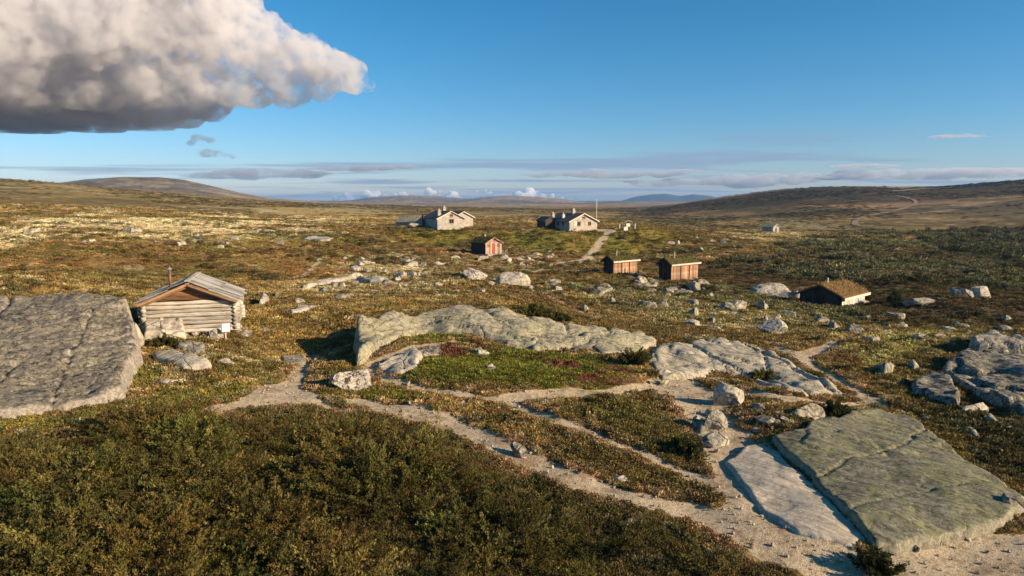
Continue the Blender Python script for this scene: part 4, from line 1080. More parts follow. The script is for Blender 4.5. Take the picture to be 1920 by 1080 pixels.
shed(1150, 515, 'brown board shed, the left one of two, half in the other shed\'s shadow', 4.7, 1.7, 1.75, 2.3, 50)
sod = thing('turf_roof_hut', 'sunken hut with broad rust-brown turf roof at the right', 'hut', at1(1578, 574) + Vector((0, 0, -.45)), 46)
w, L, he, hr = 4.3, 6.2, 1.35, 2.3
MB().poly([(-w, 0, -.6), (0, 0, -.6), (0, 0, he), (-w/2, 0, hr), (-w, 0, he)], (0, L, 0)).build('wall', M_DARKBOARD, sod)
boarding(sod, 0, L, 0, -.2, lambda x: he - .02, 'r', M_TRIM, .4)
boarding(sod, -w, 0, 0, -.2, lambda x: he + (hr - he) * (1 - abs(x + w/2) / (w/2)) - .03, 'f', M_DARKBOARD, .3)  # shade of this gable put into its board colour
MB().box((-w/2, -.06, .7), (.8, .06, 1.5)).build('door', M_DARKBOARD, sod); MB().box((-w * .78, -.06, .9), (.5, .05, .45)).build('window', M_GLASS, sod)
r = turf('roof_turf', sod, M_SOD, w, L, hr, he, .4, .2, 41); r.location = (-w/2, L/2, 0)
MB().box((.42, L/2, he - .18), (.08, L + .8, .24)).build('fascia', M_TRIM, sod)
c = MB().tube((-w * .5, 1.6, hr), (-w * .5, 1.6, hr + .75), .08, seg=8).build('chimney_pipe', M_WHITE, sod)
p = at1(1448, 437)
fh = thing('stone_hut', 'tiny lone stone hut on the flat below the right hill', 'hut', p + Vector((0, 1.5, 0)), -40)
gable_house(fh, 3.6, 3.6, 1.9, 2.8, M_DRYSTONE, M_ROCK, .25)
MB().box((0, -1.83, .8), (.8, .06, 1.6)).build('door', M_DARKBOARD, fh)

# the track winding up the right hill
def ribbon(name, pts, width, label):
    q = at([p[0] for p in pts], [p[1] for p in pts])
    # smooth the line
    t = np.linspace(0, len(q) - 1, (len(q) - 1) * 14 + 1); i0 = np.clip(t.astype(int), 0, len(q) - 2); fr = t - i0
    def cr(i, a):
        g = lambda j: q[np.clip(j, 0, len(q) - 1)]
        p0, p1, p2, p3 = g(i - 1), g(i), g(i + 1), g(i + 2); a = a[:, None]
        return .5 * (2 * p1 + (p2 - p0) * a + (2 * p0 - 5 * p1 + 4 * p2 - p3) * a ** 2 + (3 * p1 - p0 - 3 * p2 + p3) * a ** 3)
    c = cr(i0, fr)[:, :2]
    d = np.gradient(c, axis=0); d /= np.linalg.norm(d, axis=1)[:, None] + 1e-9; nn = np.stack([-d[:, 1], d[:, 0]], 1)
    wv = width * (1 + .25 * fbm(c[:, 0] / 9, c[:, 1] / 9, 2, 4))[:, None]
    rows = [c + nn * wv * k for k in (-.5, -.17, .17, .5)]
    v = np.concatenate([np.c_[r_, height(r_[:, 0], r_[:, 1]) + np.maximum(.10, np.hypot(r_[:, 0], r_[:, 1]) * .0005)] for r_ in rows])
    m = len(c); f = [(a * m + i, a * m + i + 1, (a + 1) * m + i + 1, (a + 1) * m + i) for a in range(3) for i in range(m - 1)]
    me = mesh_np(name, v, np.array(f), M_GROUND, True, {'col': ('FLOAT_COLOR', np.tile((.27, .20, .13, 1), (len(v), 1))), 'trodden': ('FLOAT', np.ones(len(v)) * .3)})
    return link(name, me, kind='structure', label=label)
ribbon('path', [(1608,424),(1603,418),(1612,409),(1640,402),(1675,396),(1700,389),(1717,381),(1712,375),(1700,371),(1680,367)], 2.6, 'pale vehicle track winding up the right hillside')
ribbon('path', [(1672,359),(1710,356),(1750,353.5),(1790,352)], 9, 'pale track along the top of the right hill')

# ------------------------------------------------------------------ plants
def mat_plant(name, tint=1.0, fixed=None):
    m, nt, b = new_mat(name); N = NB(nt)
    oi = N.n('ShaderNodeObjectInfo').outputs['Random']
    if fixed is None: col = N.n('ShaderNodeAttribute', attribute_name='col', attribute_type='INSTANCER').outputs['Color']
    else: col = N.mix(N.rng(N.noise(N.coord(), 2.2, 3), .3, .7), fixed[0], fixed[1])
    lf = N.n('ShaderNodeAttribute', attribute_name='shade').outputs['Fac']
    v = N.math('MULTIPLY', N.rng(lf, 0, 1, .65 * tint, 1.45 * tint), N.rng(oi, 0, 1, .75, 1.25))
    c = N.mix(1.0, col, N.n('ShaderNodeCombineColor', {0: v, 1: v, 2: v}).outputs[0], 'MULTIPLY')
    nt.links.new(c, b.inputs['Base Color'])
    tr = N.n('ShaderNodeBsdfTranslucent', {'Color': c}); mx = N.n('ShaderNodeMixShader', {0: .22, 1: b.outputs[0], 2: tr.outputs[0]})
    out = [x for x in nt.nodes if x.type == 'OUTPUT_MATERIAL'][0]; nt.links.new(mx.outputs[0], out.inputs[0])
    b.inputs['Specular IOR Level'].default_value = .08
    return m
M_PLANT = mat_plant('heath_plants')
def leaf_mesh(name, pts, dirs, size, shade, mat, aspect=.42, seed=0):
    """many small pointed leaf faces (kite shapes)"""
    rng = np.random.default_rng(seed)
    m = len(pts); d = dirs / (np.linalg.norm(dirs, axis=1)[:, None] + 1e-9)
    rv = rng.normal(size=(m, 3)); s = np.cross(d, rv); s /= np.linalg.norm(s, axis=1)[:, None] + 1e-9
    L = size[:, None]
    v = np.stack([pts, pts + d * L * .5 + s * L * aspect * .5, pts + d * L, pts + d * L * .5 - s * L * aspect * .5], 1).reshape(-1, 3)
    f = np.arange(4 * m).reshape(m, 4)
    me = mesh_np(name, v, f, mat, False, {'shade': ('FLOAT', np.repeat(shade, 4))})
    return me
def tuft(seed, kind):
    rng = np.random.default_rng(seed)
    if kind == 'heath':                     # cushion of heather and crowberry, unit width
        m = 90; a = rng.uniform(0, 6.283, m); r = .5 * np.sqrt(rng.uniform(0, 1, m)); z = .30 * (1 - (r / .55) ** 2) * rng.uniform(.35, 1, m)
        p = np.stack([r * np.cos(a), r * np.sin(a), z], 1); d = p * np.array([.9, .9, 1.2]) + np.array([0, 0, .35]) + rng.normal(0, .22, (m, 3))
        return leaf_mesh('tuft', p, d, rng.uniform(.12, .26, m), rng.uniform(0, 1, m), M_PLANT, .5, seed)
    if kind == 'grass':
        m = 70; a = rng.uniform(0, 6.283, m); r = .42 * np.sqrt(rng.uniform(0, 1, m))
        p = np.stack([r * np.cos(a), r * np.sin(a), np.zeros(m)], 1); d = np.stack([.5 * np.cos(a) + rng.normal(0, .3, m), .5 * np.sin(a) + rng.normal(0, .3, m), rng.uniform(.6, 1.2, m)], 1)
        return leaf_mesh('tuft', p, d, rng.uniform(.25, .5, m), rng.uniform(0, 1, m), M_PLANT, .16, seed)
    if kind == 'scrub':                     # dwarf willow and birch
        m = 170; u = rng.normal(size=(m, 3)); u /= np.linalg.norm(u, axis=1)[:, None]; u[:, 2] = np.abs(u[:, 2])
        rr = rng.uniform(.55, 1, m)[:, None]; lump = 1 + .25 * np.sin(5 * u[:, :1] + seed) * np.cos(4 * u[:, 1:2])
        p = u * rr * lump * np.array([.5, .5, .5]); d = u + rng.normal(0, .5, (m, 3)) + np.array([0, 0, .3])
        return leaf_mesh('tuft', p, d, rng.uniform(.10, .20, m), rng.uniform(0, 1, m), M_PLANT, .6, seed)
    # juniper: leaning feathered branches
    P, D, S, H = [], [], [], []
    for b in range(10):
        a = rng.uniform(0, 6.283); lean = rng.uniform(.25, 1.1); L = rng.uniform(.40, .72)
        dv = np.array([math.cos(a) * lean + .3, math.sin(a) * lean, rng.uniform(.5, 1.0)]); dv /= np.linalg.norm(dv)
        o0 = np.array([rng.normal(0, .13), rng.normal(0, .13), 0])
        for k in range(120):
            t = rng.uniform(.12, 1); q = o0 + dv * L * t + np.array([0, 0, -.10 * t * t]) + rng.normal(0, .052 * (1.1 - t), 3)
            P.append(q); D.append(dv * .9 + rng.normal(0, .55, 3)); S.append(rng.uniform(.024, .050) * (1.2 - .5 * t)); H.append(.02 + .98 * t ** 1.6 * rng.uniform(.6, 1))  # leaves darken towards the branch base, inner shade put into the colour
    return leaf_mesh('tuft', np.array(P), np.array(D), np.array(S), np.array(H), M_PLANT, .38, seed)
for ob, tp, mt in TURFS:                    # grass growing on the turf roofs
    rg = np.random.default_rng(len(tp)); k = rg.integers(0, len(tp), 900)
    q = tp[k] + rg.normal(0, .07, (900, 3)) * np.array([1, 1, .1]); d = rg.normal(0, .45, (900, 3)) + np.array([0, 0, 1.0])
    fx = ((.18, .09, .03), (.34, .22, .07)) if mt is M_SOD else ((.06, .055, .016), (.18, .145, .045))
    link('roof_grass', leaf_mesh('roof_grass', q, d, rg.uniform(.14, .34, 900), rg.uniform(0, 1, 900), mat_plant('roof_grass', 1.0, fx), .22, 3), ob)
def gn_scatter(name, label, pts, rot, scl, col, protos):
    """one ground-cover object: a tuft on every point"""
    me = mesh_np(name, pts, np.zeros((0, 3), int), None, False) if False else bpy.data.meshes.new(name)
    me.vertices.add(len(pts)); me.vertices.foreach_set('co', np.asarray(pts, np.float32).ravel())
    for an, ty, dat in (('rot', 'FLOAT_VECTOR', rot), ('scl', 'FLOAT_VECTOR', scl), ('col', 'FLOAT_COLOR', np.c_[col, np.ones(len(col))])):
        a = me.attributes.new(an, ty, 'POINT'); a.data.foreach_set('color' if ty == 'FLOAT_COLOR' else 'vector', np.asarray(dat, np.float32).ravel())
    which = me.attributes.new('which', 'INT', 'POINT'); which.data.foreach_set('value', RNG.integers(0, len(protos), len(pts)).astype(np.int32))
    me.update()
    o = link(name, me, kind='stuff', label=label)
    ng = bpy.data.node_groups.new(name + '_nodes', 'GeometryNodeTree')
    ng.interface.new_socket('Geometry', in_out='INPUT', socket_type='NodeSocketGeometry'); ng.interface.new_socket('Geometry', in_out='OUTPUT', socket_type='NodeSocketGeometry')
    gi, go = ng.nodes.new('NodeGroupInput'), ng.nodes.new('NodeGroupOutput')
    def attr(nm, ty):
        x = ng.nodes.new('GeometryNodeInputNamedAttribute'); x.data_type = ty; x.inputs[0].default_value = nm
        return [s for s in x.outputs if s.enabled][0]
    iop = ng.nodes.new('GeometryNodeInstanceOnPoints'); gti = ng.nodes.new('GeometryNodeGeometryToInstance')
    for pr in protos[::-1]:
        oi = ng.nodes.new('GeometryNodeObjectInfo'); oi.inputs['Object'].default_value = pr
        ng.links.new(oi.outputs['Geometry'], gti.inputs[0])
    m2p = ng.nodes.new('GeometryNodeMeshToPoints')
    ng.links.new(gi.outputs[0], m2p.inputs[0]); ng.links.new(m2p.outputs[0], iop.inputs['Points'])
    ng.links.new(gti.outputs[0], iop.inputs['Instance']); iop.inputs['Pick Instance'].default_value = True
    ng.links.new(attr('which', 'INT'), iop.inputs['Instance Index'])
    e2r = ng.nodes.new('FunctionNodeEulerToRotation'); ng.links.new(attr('rot', 'FLOAT_VECTOR'), e2r.inputs[0])
    ng.links.new(e2r.outputs[0], iop.inputs['Rotation']); ng.links.new(attr('scl', 'FLOAT_VECTOR'), iop.inputs['Scale'])
    ng.links.new(iop.outputs[0], go.inputs[0])
    o.modifiers.new('scatter', 'NODES').node_group = ng
    return o
def proto(kind, k):
    out = []
    for s in range(k):
        out.append(bpy.data.objects.new('tuft', tuft(s * 17 + len(kind) * 101, kind)))
    return out
PROTO = {k: proto(k, nn) for k, nn in (('heath', 5), ('grass', 3), ('scrub', 4), ('juniper', 5))}
def wedge(cnt, r0, r1, a0=R(-42), a1=R(42), p=1.0):
    """points spread over the ground in view, thinning with distance"""
    u = RNG.uniform(0, 1, cnt)
    r = np.exp(math.log(r0) + (math.log(r1) - math.log(r0)) * u) if p == 0 else (r0 ** p + (r1 ** p - r0 ** p) * u) ** (1 / p)
    a = RNG.uniform(a0, a1, cnt)
    return r * np.sin(a), r * np.cos(a)
def off_rock(x, y, grow=0.0):
    ok = np.ones(len(x), bool)
    for poly, keep in FOOT:
        po = np.asarray(poly); lo = po.min(0); hi = po.max(0)
        k = np.where((x > lo[0]) & (x < hi[0]) & (y > lo[1]) & (y < hi[1]))[0]
        if len(k):
            ins = poly_in(x[k], y[k], po)
            if keep: ins &= seg_dist(x[k], y[k], po, closed=True) > keep
            ok[k[ins]] = False
    return ok
BUILT = [(o.location.x, o.location.y, rr) for o, rr in ((cabin, 2.6), (hd, 2.6), (hb, 5.5), (hb2, 4), (hc, 6), (fh, 2.2), (lo_, 4))]
for o in [o for o in bpy.data.objects if o.name.split('.')[0] in ('shed', 'turf_roof_hut')]:
    ww = 2.0 if o.name.startswith('shed') else 4.4; LL = 5.5 if o.name.startswith('shed') else 6.4
    mw = Matrix.Translation(o.location) @ o.rotation_euler.to_matrix().to_4x4()
    FOOT.append(([tuple((mw @ Vector(c))[:2]) for c in ((-ww, 0, 0), (.1, 0, 0), (.1, LL, 0), (-ww, LL, 0))], 0))
def clear_of_buildings(x, y):
    ok = np.ones(len(x), bool)
    for bx, by, rr in BUILT: ok &= np.hypot(x - bx, y - by) > rr
    return ok
def cover(name, label, x, y, size, kind, tall=(.7, 1.2), vary=.35, pathmax=.35, tint=None, bright=1.35, tint2=None):
    k = off_rock(x, y) & clear_of_buildings(x, y)
    x, y, size = x[k], y[k], size[k]
    k = path_mask(x, y) < pathmax
    x, y, size = x[k], y[k], size[k]
    z = height(x, y); m = len(x)
    c = ground_colour(x, y) * bright
    if tint is not None: c = c * (1 - tint[3]) + np.array(tint[:3]) * tint[3]
    if tint2 is not None: c = c + (np.array(tint2[:3]) - c) * (sstep(.0, .3, fbm(x / tint2[3], y / tint2[3], 3, 411)) * .75)[:, None]
    c = c * (1 + vary * RNG.normal(0, 1, (m, 1)) * .6 + RNG.normal(0, .06, (m, 3)))
    s = size * RNG.uniform(.65, 1.35, m)
    scl = np.stack([s, s, s * RNG.uniform(*tall, m)], 1)
    rot = np.stack([RNG.normal(0, .12, m), RNG.normal(0, .12, m), RNG.uniform(0, 6.283, m)], 1)
    return gn_scatter(name, label, np.stack([x, y, z - .03 * s], 1), rot, scl, np.clip(c, .006, .9), PROTO[kind])
# low heath everywhere, the tufts growing coarser with distance
x, y = wedge(90000, 12, 62, p=1.15)
cover('heather', 'low heather and crowberry between the rocks and paths', x, y, .10 + .0075 * np.hypot(x, y), 'heath')
x, y = wedge(52000, 60, 260, p=.9)
cover('moorland', 'rough heath on the slopes around the huts', x, y, .15 + .0062 * np.hypot(x, y), 'heath', (.5, .9))
x, y = wedge(22000, 12, 70, p=1.2)
cover('grass', 'dry grass tufts among the heather', x, y, .12 + .006 * np.hypot(x, y), 'grass', (.5, .9), tint=(.26, .19, .06, .35))
x, y = wedge(15000, 30, 170, p=1.0)
k = fbm(x / 7, y / 4.5, 4, 301) + RNG.normal(0, .06, len(x)) > .16; x, y = x[k], y[k]
cover('dwarf_birch', 'dark dwarf birch clumps scattered over the slopes', x, y, .35 + .006 * np.hypot(x, y), 'scrub', (.5, 1.0), tint=(.065, .060, .020, .7))
x, y = wedge(26000, 230, 1000, p=.8)
k = patchy(x, y, 5, 8, 4, 321) + RNG.normal(0, .08, len(x)) > .02; x, y = x[k], y[k]
cover('far_heath', 'coarse heath and scrub on the distant slopes', x, y, .5 + .0042 * np.hypot(x, y), 'scrub', (.22, .45), tint=(.085, .065, .026, .45), bright=1.15)
# dwarf willow and birch on the boggy flat to the right and in hollows
def by_zone(pg, cnt, size, kind, name, label, dens=None, **kw):
    po = wpoly(pg); lo, hi = po.min(0), po.max(0)
    x = RNG.uniform(lo[0], hi[0], cnt); y = RNG.uniform(lo[1], hi[1], cnt)
    k = poly_in(x, y, po)
    x, y = x[k], y[k]
    if dens is not None:
        k = fbm(x / dens[0], y / dens[0], 3, dens[1]) + RNG.normal(0, .08, len(x)) > dens[2]
        x, y = x[k], y[k]
    return cover(name, label, x, y, np.full(len(x), size) * (1 + .4 * fbm(x / 3, y / 3, 2, 9)), kind, **kw)
by_zone([(1330,505),(1480,452),(1620,432),(2300,432),(2300,545),(1700,530),(1480,525)], 34000, 1.7, 'scrub', 'willow_scrub', 'grey-green dwarf willow scrub on the flat at the right', dens=(9, 5, .06), tall=(.5, 1.0), tint=(.14, .135, .06, .7), tint2=(.055, .06, .025, 9))
by_zone([(1700,430),(2300,425),(2300,500),(1840,490),(1740,460)], 5000, 2.6, 'scrub', 'birch_scrub', 'dark birch scrub at the far right', dens=(16, 15, 0), tall=(.7, 1.2), tint=(.05, .055, .025, .8))
by_zone([(1010,530),(1330,525),(1640,590),(1560,620),(1180,598),(1040,560)], 6000, .9, 'scrub', 'low_scrub', 'low grey-green scrub below the sheds', dens=(5, 6, .05), tall=(.45, .8), tint=(.13, .13, .06, .6))
by_zone([(1640,590),(2100,580),(2100,640),(1760,612)], 2500, .7, 'scrub', 'bog_scrub', 'dark scrub on the heath above the striped rocks', dens=(4, 7, 0), tall=(.5, .9), tint=(.07, .07, .03, .6))
by_zone([(760,715),(800,670),(900,655),(1060,668),(1140,692),(1140,712),(1000,732),(860,722)], 2600, .34, 'scrub', 'bilberry', 'green bilberry on the heath island', dens=(1.5, 8, -.2), tall=(.5, .8), tint=(.10, .12, .02, .3))
by_zone([(1070,760),(1200,745),(1320,820),(1310,868),(1200,848),(1110,800)], 1300, .42, 'scrub', 'bilberry', 'dark bilberry patch above the upper path', dens=(1.3, 18, -.1), tall=(.6, .9), tint=(.07, .075, .02, .4))
by_zone([(960,785),(1100,822),(1300,908),(1370,943),(1200,925),(1050,868)], 1300, .34, 'scrub', 'bilberry', 'bilberry strip between the two lower paths', dens=(1.2, 19, -.1), tall=(.6, .9), tint=(.085, .075, .022, .4))
by_zone([(1700,770),(2050,770),(2050,940),(1915,905),(1760,815)], 1500, .5, 'scrub', 'bilberry', 'dark bilberry right of the greenish slab', dens=(1.5, 28, -.15), tall=(.5, .9), tint=(.05, .055, .02, .5))
# the juniper slope that fills the lower left
JUN = [(-500,870),(-100,865),(60,845),(300,805),(440,792),(560,790),(690,828),(790,878),(890,922),(960,962),(1100,1012),(1260,1050),(1400,1100),(1400,1130),(-600,1140)]
po = wpoly(JUN); lo, hi = po.min(0), po.max(0)
x = RNG.uniform(lo[0], hi[0], 8500); y = RNG.uniform(lo[1], hi[1], 8500)
k = poly_in(x, y, po); x, y = x[k], y[k]
dn = fbm(x / 2.2, y / 1.6, 3, 66) + .45 * fbm(x / .9, y / .7, 2, 67)
k = dn + RNG.normal(0, .10, len(x)) > .08 + .3 * sstep(-2, 4, x) * (y < 19)
x, y, dn = x[k], y[k], dn[k]
cover('juniper_scrub', 'dense creeping juniper over the lower left slope', x, y, 1.25 + 1.5 * np.clip(dn, -.2, .6), 'juniper', (.55, 1.25), tint=(.085, .076, .020, .8), bright=1.0, vary=.5, tint2=(.150, .108, .030, 1.3))
by_zone([(560,790),(880,890),(1240,1020),(1400,1085),(800,1110),(-300,1110),(-200,850),(300,790)], 14000, .3, 'heath', 'crowberry', 'rusty crowberry and grass between the junipers', dens=(2.2, 69, -.1), tall=(.6, 1.3), tint=(.060, .046, .016, .7), bright=1.0)

# dead grey twigs lying in the juniper
tw = []
for i in range(4):
    b_ = MB(); q = random.Random(i); p0 = Vector((-.5, 0, .25)); 
    for k in range(4):
        p1 = p0 + Vector((.26, q.uniform(-.09, .09), q.uniform(-.05, .09))); b_.tube(p0, p1, .012 - .002 * k, .010 - .002 * k, 4)
        if k: b_.tube(p0, p0 + Vector((.16, q.uniform(-.2, .2), q.uniform(0, .14))), .007, .003, 4)
        p0 = p1
    me = bpy.data.meshes.new('twig'); b_.bm.to_mesh(me); b_.bm.free(); me.materials.append(M_GABLE); tw.append(bpy.data.objects.new('twig', me))
k = RNG.choice(len(x), 60, replace=False); xt, yt = x[k], y[k]
gn_scatter('dead_twigs', 'bare grey twigs among the junipers', np.stack([xt, yt, height(xt, yt) + .28], 1), np.stack([RNG.normal(0, .3, 60), RNG.normal(0, .3, 60), RNG.uniform(0, 6.28, 60)], 1), np.repeat(RNG.uniform(.5, 1.0, (60, 1)), 3, 1), np.full((60, 3), .3), tw)
# single bushes one can point at
def bush(px, py, wpx, hpx, label, cols, seed, kind='juniper', name='juniper_bush', n_b=None, cone=False):
    p = at1(px, py); kk = p.y / F; w, h = wpx * kk, hpx * kk
    rng = np.random.default_rng(seed)
    o = thing(name, label, 'bush', p + Vector((0, w * .25, -.03)))
    P, D, S, H = [], [], [], []
    stem = MB()
    nb = n_b or int(18 + 16 * w)
    for b in range(nb):
        a = rng.uniform(0, 6.283); t0 = math.sqrt(rng.uniform(0, 1))
        tip = np.array([math.cos(a) * t0 * w * .5, math.sin(a) * t0 * w * .4, h * (1 - (.85 if cone else .55) * t0 ** 1.6) * rng.uniform(.7, 1.05)])
        root = np.array([tip[0] * .25, tip[1] * .25, 0.0])
        if b < 12: stem.tube(root, root + (tip - root) * .75, .03 * max(.5, h), .008, 5)
        m = 130
        t = rng.uniform(.3, 1, m)[:, None]; q = root + (tip - root) * t + rng.normal(0, .05 * max(h, w * .4), (m, 3)) * (1.1 - t * .6)
        q[:, 2] = np.maximum(q[:, 2], .02)
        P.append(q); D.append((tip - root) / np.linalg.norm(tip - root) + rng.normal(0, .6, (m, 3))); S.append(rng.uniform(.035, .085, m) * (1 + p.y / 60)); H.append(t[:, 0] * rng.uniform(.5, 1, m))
    me = leaf_mesh('foliage', np.concatenate(P), np.concatenate(D), np.concatenate(S), np.concatenate(H), mat_plant('foliage_%d' % seed, 1.0, cols), .4, seed)
    link('foliage', me, o); stem.build('stem', M_GABLE, o)
    return o
G1 = ((.05,.05,.014), (.125,.108,.028)); G2 = ((.03,.035,.012), (.07,.07,.022)); G3 = ((.07,.075,.018), (.17,.155,.035))
bush(1000, 597, 96, 26, 'green juniper spreading over the back of the whaleback rock', G3, 1)
bush(1045, 606, 60, 22, 'dark juniper at the right end of the spreading green one', G1, 2)
bush(1682, 573, 34, 34, 'lone conical juniper beside the turf-roofed hut', G2, 3, cone=True)
bush(302, 656, 52, 30, 'small juniper at the foot of the log cabin stones', G1, 4)
bush(1190, 690, 62, 44, 'green bush between the whaleback rock and the bare bedrock', G1, 5)
bush(1440, 718, 70, 24, 'low dark bush in a crack of the bare bedrock', G1, 6)
bush(1570, 786, 90, 30, 'dark bush along the top edge of the greenish slab', G2, 7)
bush(1290, 862, 70, 50, 'dark bush at the end of the bilberry patch by the pale slab', G2, 8)
bush(760, 925, 170, 80, 'large juniper at the top of the lower slope under the path', G1, 9)
bush(690, 960, 200, 110, 'wide sprawling juniper in the lower middle with bare grey twigs', G1, 10)
bush(330, 860, 190, 90, 'big pale-tipped juniper on the lower left slope', G3, 11)
bush(150, 930, 220, 100, 'dark sprawling juniper near the left edge', G1, 12)
bush(820, 1010, 90, 50, 'bright yellow-green willow clump in the lower middle', ((.14,.15,.03), (.24,.24,.06)), 13, name='willow_bush')
bush(1650, 1090, 120, 60, 'dark bush at the bottom edge under the greenish slab', G2, 14)

# pebbles on the paths
def pebbles():
    xs, ys = wedge(26000, 13, 48, p=1.4)
    k = (path_mask(xs, ys) > .45) & off_rock(xs, ys); xs, ys = xs[k], ys[k]
    m = len(xs); s = .02 + .09 * RNG.uniform(0, 1, m) ** 6
    pr = []
    for i in range(3):
        me = boulder_mesh(500 + i, 1, .9, .7, 8, 1, .05); me.materials.append(M_PEBBLE); pr.append(bpy.data.objects.new('pebble', me))
    c = np.array([.42, .335, .255]) * RNG.uniform(.55, 1.2, (m, 1))
    return gn_scatter('gravel', 'loose pebbles on the footpaths', np.stack([xs, ys, height(xs, ys) - .05 + s * .1], 1), RNG.uniform(0, 6.28, (m, 3)) * np.array([.05, .05, 1]), np.stack([s] * 3, 1), np.clip(c, 0, .8), pr)
M_PEBBLE, _nt, _b = new_mat('pebble'); _nt.links.new(NB(_nt).n('ShaderNodeAttribute', attribute_name='col', attribute_type='INSTANCER').outputs['Color'], _b.inputs['Base Color'])
pebbles()

# ------------------------------------------------------------------ clouds: closed bodies of even water mist, lit by the sun
def mat_cloud(name, dens, k, albedo):
    m = bpy.data.materials.new(name); m.use_nodes = True
    nt = m.node_tree; nt.nodes.clear()
    out = nt.nodes.new('ShaderNodeOutputMaterial'); v = nt.nodes.new('ShaderNodeVolumePrincipled')
    v.inputs['Color'].default_value = albedo
    N = NB(nt)
    nzf = N.noise(N.coord('Object'), 1 / (30 * k), 6, .66)
    nzl = N.noise(N.coord('Object'), 1 / (95 * k), 3, .55)
    nt.links.new(N.math('MULTIPLY', N.rng(nzf, .39, .56, 0.0, dens), N.rng(nzl, .33, .50, .30, 1.0)), v.inputs['Density'])
    v.inputs['Anisotropy'].default_value = .25
    nt.links.new(v.outputs[0], out.inputs['Volume'])
    return m
def cloud(name, dist, puffs, dens, voxel, label, cat='cloud', flat=None, amp=1.0, seed=0, albedo=(.905, .905, .925, 1)):
    """puffs: (px, py, radius in px, flatten, depth offset in px) in photograph units at that distance"""
    rnd = random.Random(seed)
    k = dist / F
    bm = bmesh.new()
    for (px, py, rp, fl, dz) in puffs:
        sx, sz = ray(px, py)
        y = dist + dz * k
        mtx = Matrix.Translation((float(sx) * y, y, float(sz) * y)) @ Matrix.Diagonal((rp * k, rp * k, rp * k * fl, 1))
        bmesh.ops.create_icosphere(bm, subdivisions=3, radius=1.0, matrix=mtx)
    me = bpy.data.meshes.new(name); bm.to_mesh(me); bm.free()
    o = link(name, me)
    md = o.modifiers.new('union', 'REMESH'); md.mode = 'VOXEL'; md.voxel_size = voxel * k
    dg = bpy.context.evaluated_depsgraph_get()
    ev = o.evaluated_get(dg); m2 = bpy.data.meshes.new_from_object(ev)
    o.modifiers.clear(); o.data = m2
    nv = len(m2.vertices); co = np.empty(nv * 3, np.float32); m2.vertices.foreach_get('co', co); co = co.reshape(-1, 3)
    no = np.empty(nv * 3, np.float32); m2.vertices.foreach_get('normal', no); no = no.reshape(-1, 3)
    out = np.empty_like(co)
    zb = None
    if flat is not None:
        zb = float(ray(200, flat)[1]) * dist
    for i in range(nv):
        c = Vector(co[i]) / k; d = 0.0
        q = c / 62 + Vector((seed, 0, 0))
        w = mnoise.noise_vector(c / 90)
        for s_, a_ in ((.42, 30.0), (1.1, 17.0), (2.4, 9.0), (5.3, 5.0), (11., 2.6)):
            f1 = mnoise.voronoi((q + w * .25) * s_)[0][0]
            d += a_ * (.75 - 1.5 * f1)
        up = 1.0
        if zb is not None:
            up = min(1.0, max(.30, (co[i][2] - zb) / k / 70))
        out[i] = co[i] + no[i] * (d * amp * up * k)
    if zb is not None:                       # the underside flattens at the condensation level
        low = np.minimum(out[:, 2] - zb, 0); out[:, 2] = np.where(out[:, 2] < zb, zb + low * .10, out[:, 2])
    m2.vertices.foreach_set('co', out.ravel()); m2.update()
    m2.materials.clear(); m2.materials.append(mat_cloud(name, dens / k, k, albedo))
    o['label'] = label; o['category'] = cat
    return o
BIG = []
_r = random.Random(5)
for px, py, rp, dz in ((-330,90,170,-40),(-160,70,165,-80),(0,50,155,-60),(140,35,145,-20),(270,30,135,20),(390,42,112,40),(480,78,92,60),(545,104,80,70),(605,130,60,80),(655,152,40,80),(692,164,22,80),
                       (-240,140,120,0),(-90,140,110,10),(50,140,104,20),(170,140,96,40),(280,142,86,50),(370,150,70,60),(440,168,46,70),(478,184,24,80),(545,160,50,90),(605,166,38,90),(330,-60,130,0),(130,-80,150,0),(-100,-60,160,0),
                       (-420,205,150,240),(-260,205,140,260),(-110,205,130,280),(30,205,120,290),(150,205,110,280),(250,203,95,250),(330,198,75,220),(395,194,50,190),(-330,195,150,120),(-150,190,130,130),(20,185,115,140),(150,182,105,140),(270,180,88,130),(360,178,62,120)):
    BIG.append((px, py, rp, .74, dz))
cloud('cloud', 5200, BIG, .075, 5.5, 'big grey-bottomed cumulus cloud filling the upper left sky', flat=214, seed=3)
def scraps(x0, x1, y0, y1, n_, r0, r1, fl, seed):
    q = random.Random(seed)
    return [(q.uniform(x0, x1), q.uniform(y0, y1), q.uniform(r0, r1), fl * q.uniform(.7, 1.3), q.uniform(-20, 20)) for _ in range(n_)]
cloud('cloud', 5000, [(375,258,18,.6,0),(392,262,16,.5,4),(360,268,10,.5,0)], .05, 2.5, 'upper dark cloud scrap hanging below the big cumulus', amp=.35, seed=5, albedo=(.5, .52, .6, 1))
cloud('cloud', 5000, [(385,288,18,.4,0),(412,290,16,.4,4),(432,293,9,.35,0)], .05, 2.5, 'lower dark cloud scrap hanging below the big cumulus', amp=.3, seed=6, albedo=(.5, .52, .6, 1))
_h = random.Random(77)
HOR = []
for cx, half, top in ((655,30,357),(700,30,352),(745,30,355),(800,36,350),(860,34,348),(905,30,348),(950,40,354),(1000,34,353),(1040,26,359),(1085,20,358)):
    for _ in range(14):
        t = _h.uniform(-1, 1); r_ = _h.uniform(5, 11) * (1.1 - .5 * abs(t))
        HOR.append((cx + half * t, _h.uniform(top + 6 + 7 * abs(t), 374), r_, .7, _h.uniform(-10, 10)))
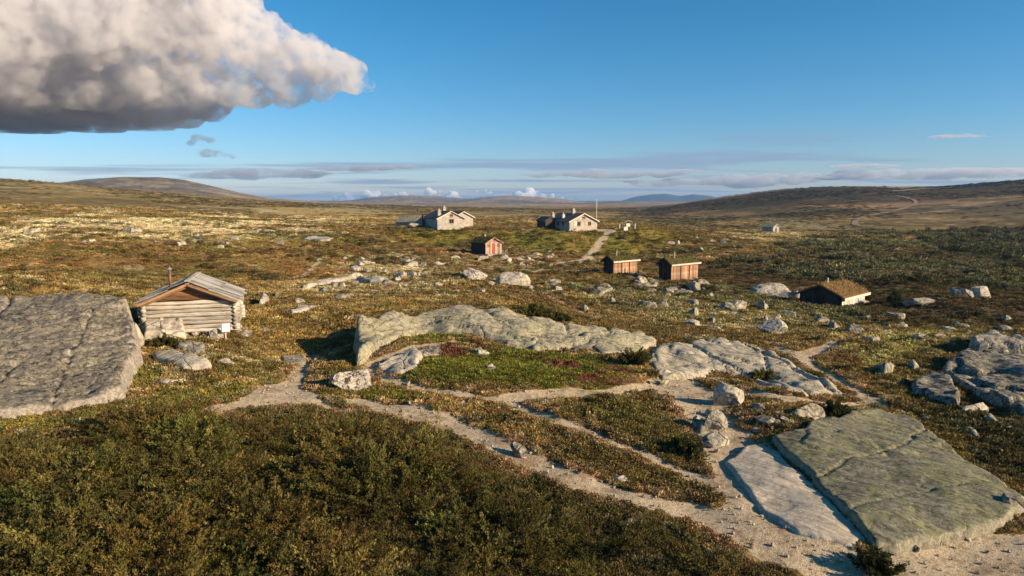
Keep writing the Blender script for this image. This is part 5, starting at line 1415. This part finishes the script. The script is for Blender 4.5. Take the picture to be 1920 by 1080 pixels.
cloud('cloud', 15000, HOR, .4, 1.3, 'row of small white cumulus above the far hills', amp=.34, seed=8, albedo=(.985, .985, .99, 1))
for (x0, x1, yc, th, lab, sd) in ((345, 610, 327, 11, 'long grey streak cloud above the left dome hill', 11), (560, 800, 316, 5, 'thin streak cloud trailing right of the long grey one', 12),
                                  (985, 1330, 326, 9, 'long blue-grey streak cloud right of the flagpole', 13), (1180, 1560, 340, 11, 'broad blue-grey cloud bank above the blue mountain', 14),
                                  (1480, 1960, 326, 11, 'blue-grey cloud bank above the right hill', 15), (1575, 1680, 311, 4, 'short grey streak cloud above the right hill', 16), (1760, 1850, 255, 4, 'small grey streak high at the right', 17)):
    q = random.Random(sd); nn = int((x1 - x0) / 22) + 2
    pf = []
    for i in range(nn):
        t = (i + .5) / nn; e = math.sin(math.pi * t) ** .6
        pf.append((x0 + (x1 - x0) * t, yc + q.uniform(-.35, .35) * th - (t - .5) * th * .7, 22 + 14 * e, (th * (.35 + .65 * e)) / 36 * q.uniform(.6, 1.1), q.uniform(-15, 15)))
    cloud('cloud', 13500, pf, .05, 2.0, lab, amp=.10, seed=sd, albedo=(.74, .78, .86, 1))  # grey of the streaks is shade put into the albedo

# ------------------------------------------------------------------ the air
hz = MB().box((0, 0, 0), (1, 1, 1)).bm
hm = bpy.data.meshes.new('haze'); hz.to_mesh(hm); hz.free()
ZT = float(max(gz.max(), 8)) + 6; ZB = float(gz.min()) - 2
HX, HY = 11000, 11500
haze = link('haze', hm, kind='stuff', label='thin blue mountain air')
haze.scale = (2 * HX, HY + 300, ZT - ZB); haze.location = (0, (HY - 300) / 2 , (ZT + ZB) / 2)
m = bpy.data.materials.new('air'); m.use_nodes = True; nt = m.node_tree; nt.nodes.clear()
ho = nt.nodes.new('ShaderNodeOutputMaterial'); hv = nt.nodes.new('ShaderNodeVolumePrincipled')
hv.inputs['Color'].default_value = (.26, .55, 1.0, 1); hv.inputs['Density'].default_value = .0001; hv.inputs['Anisotropy'].default_value = .2
nt.links.new(hv.outputs[0], ho.inputs['Volume']); hm.materials.append(m)
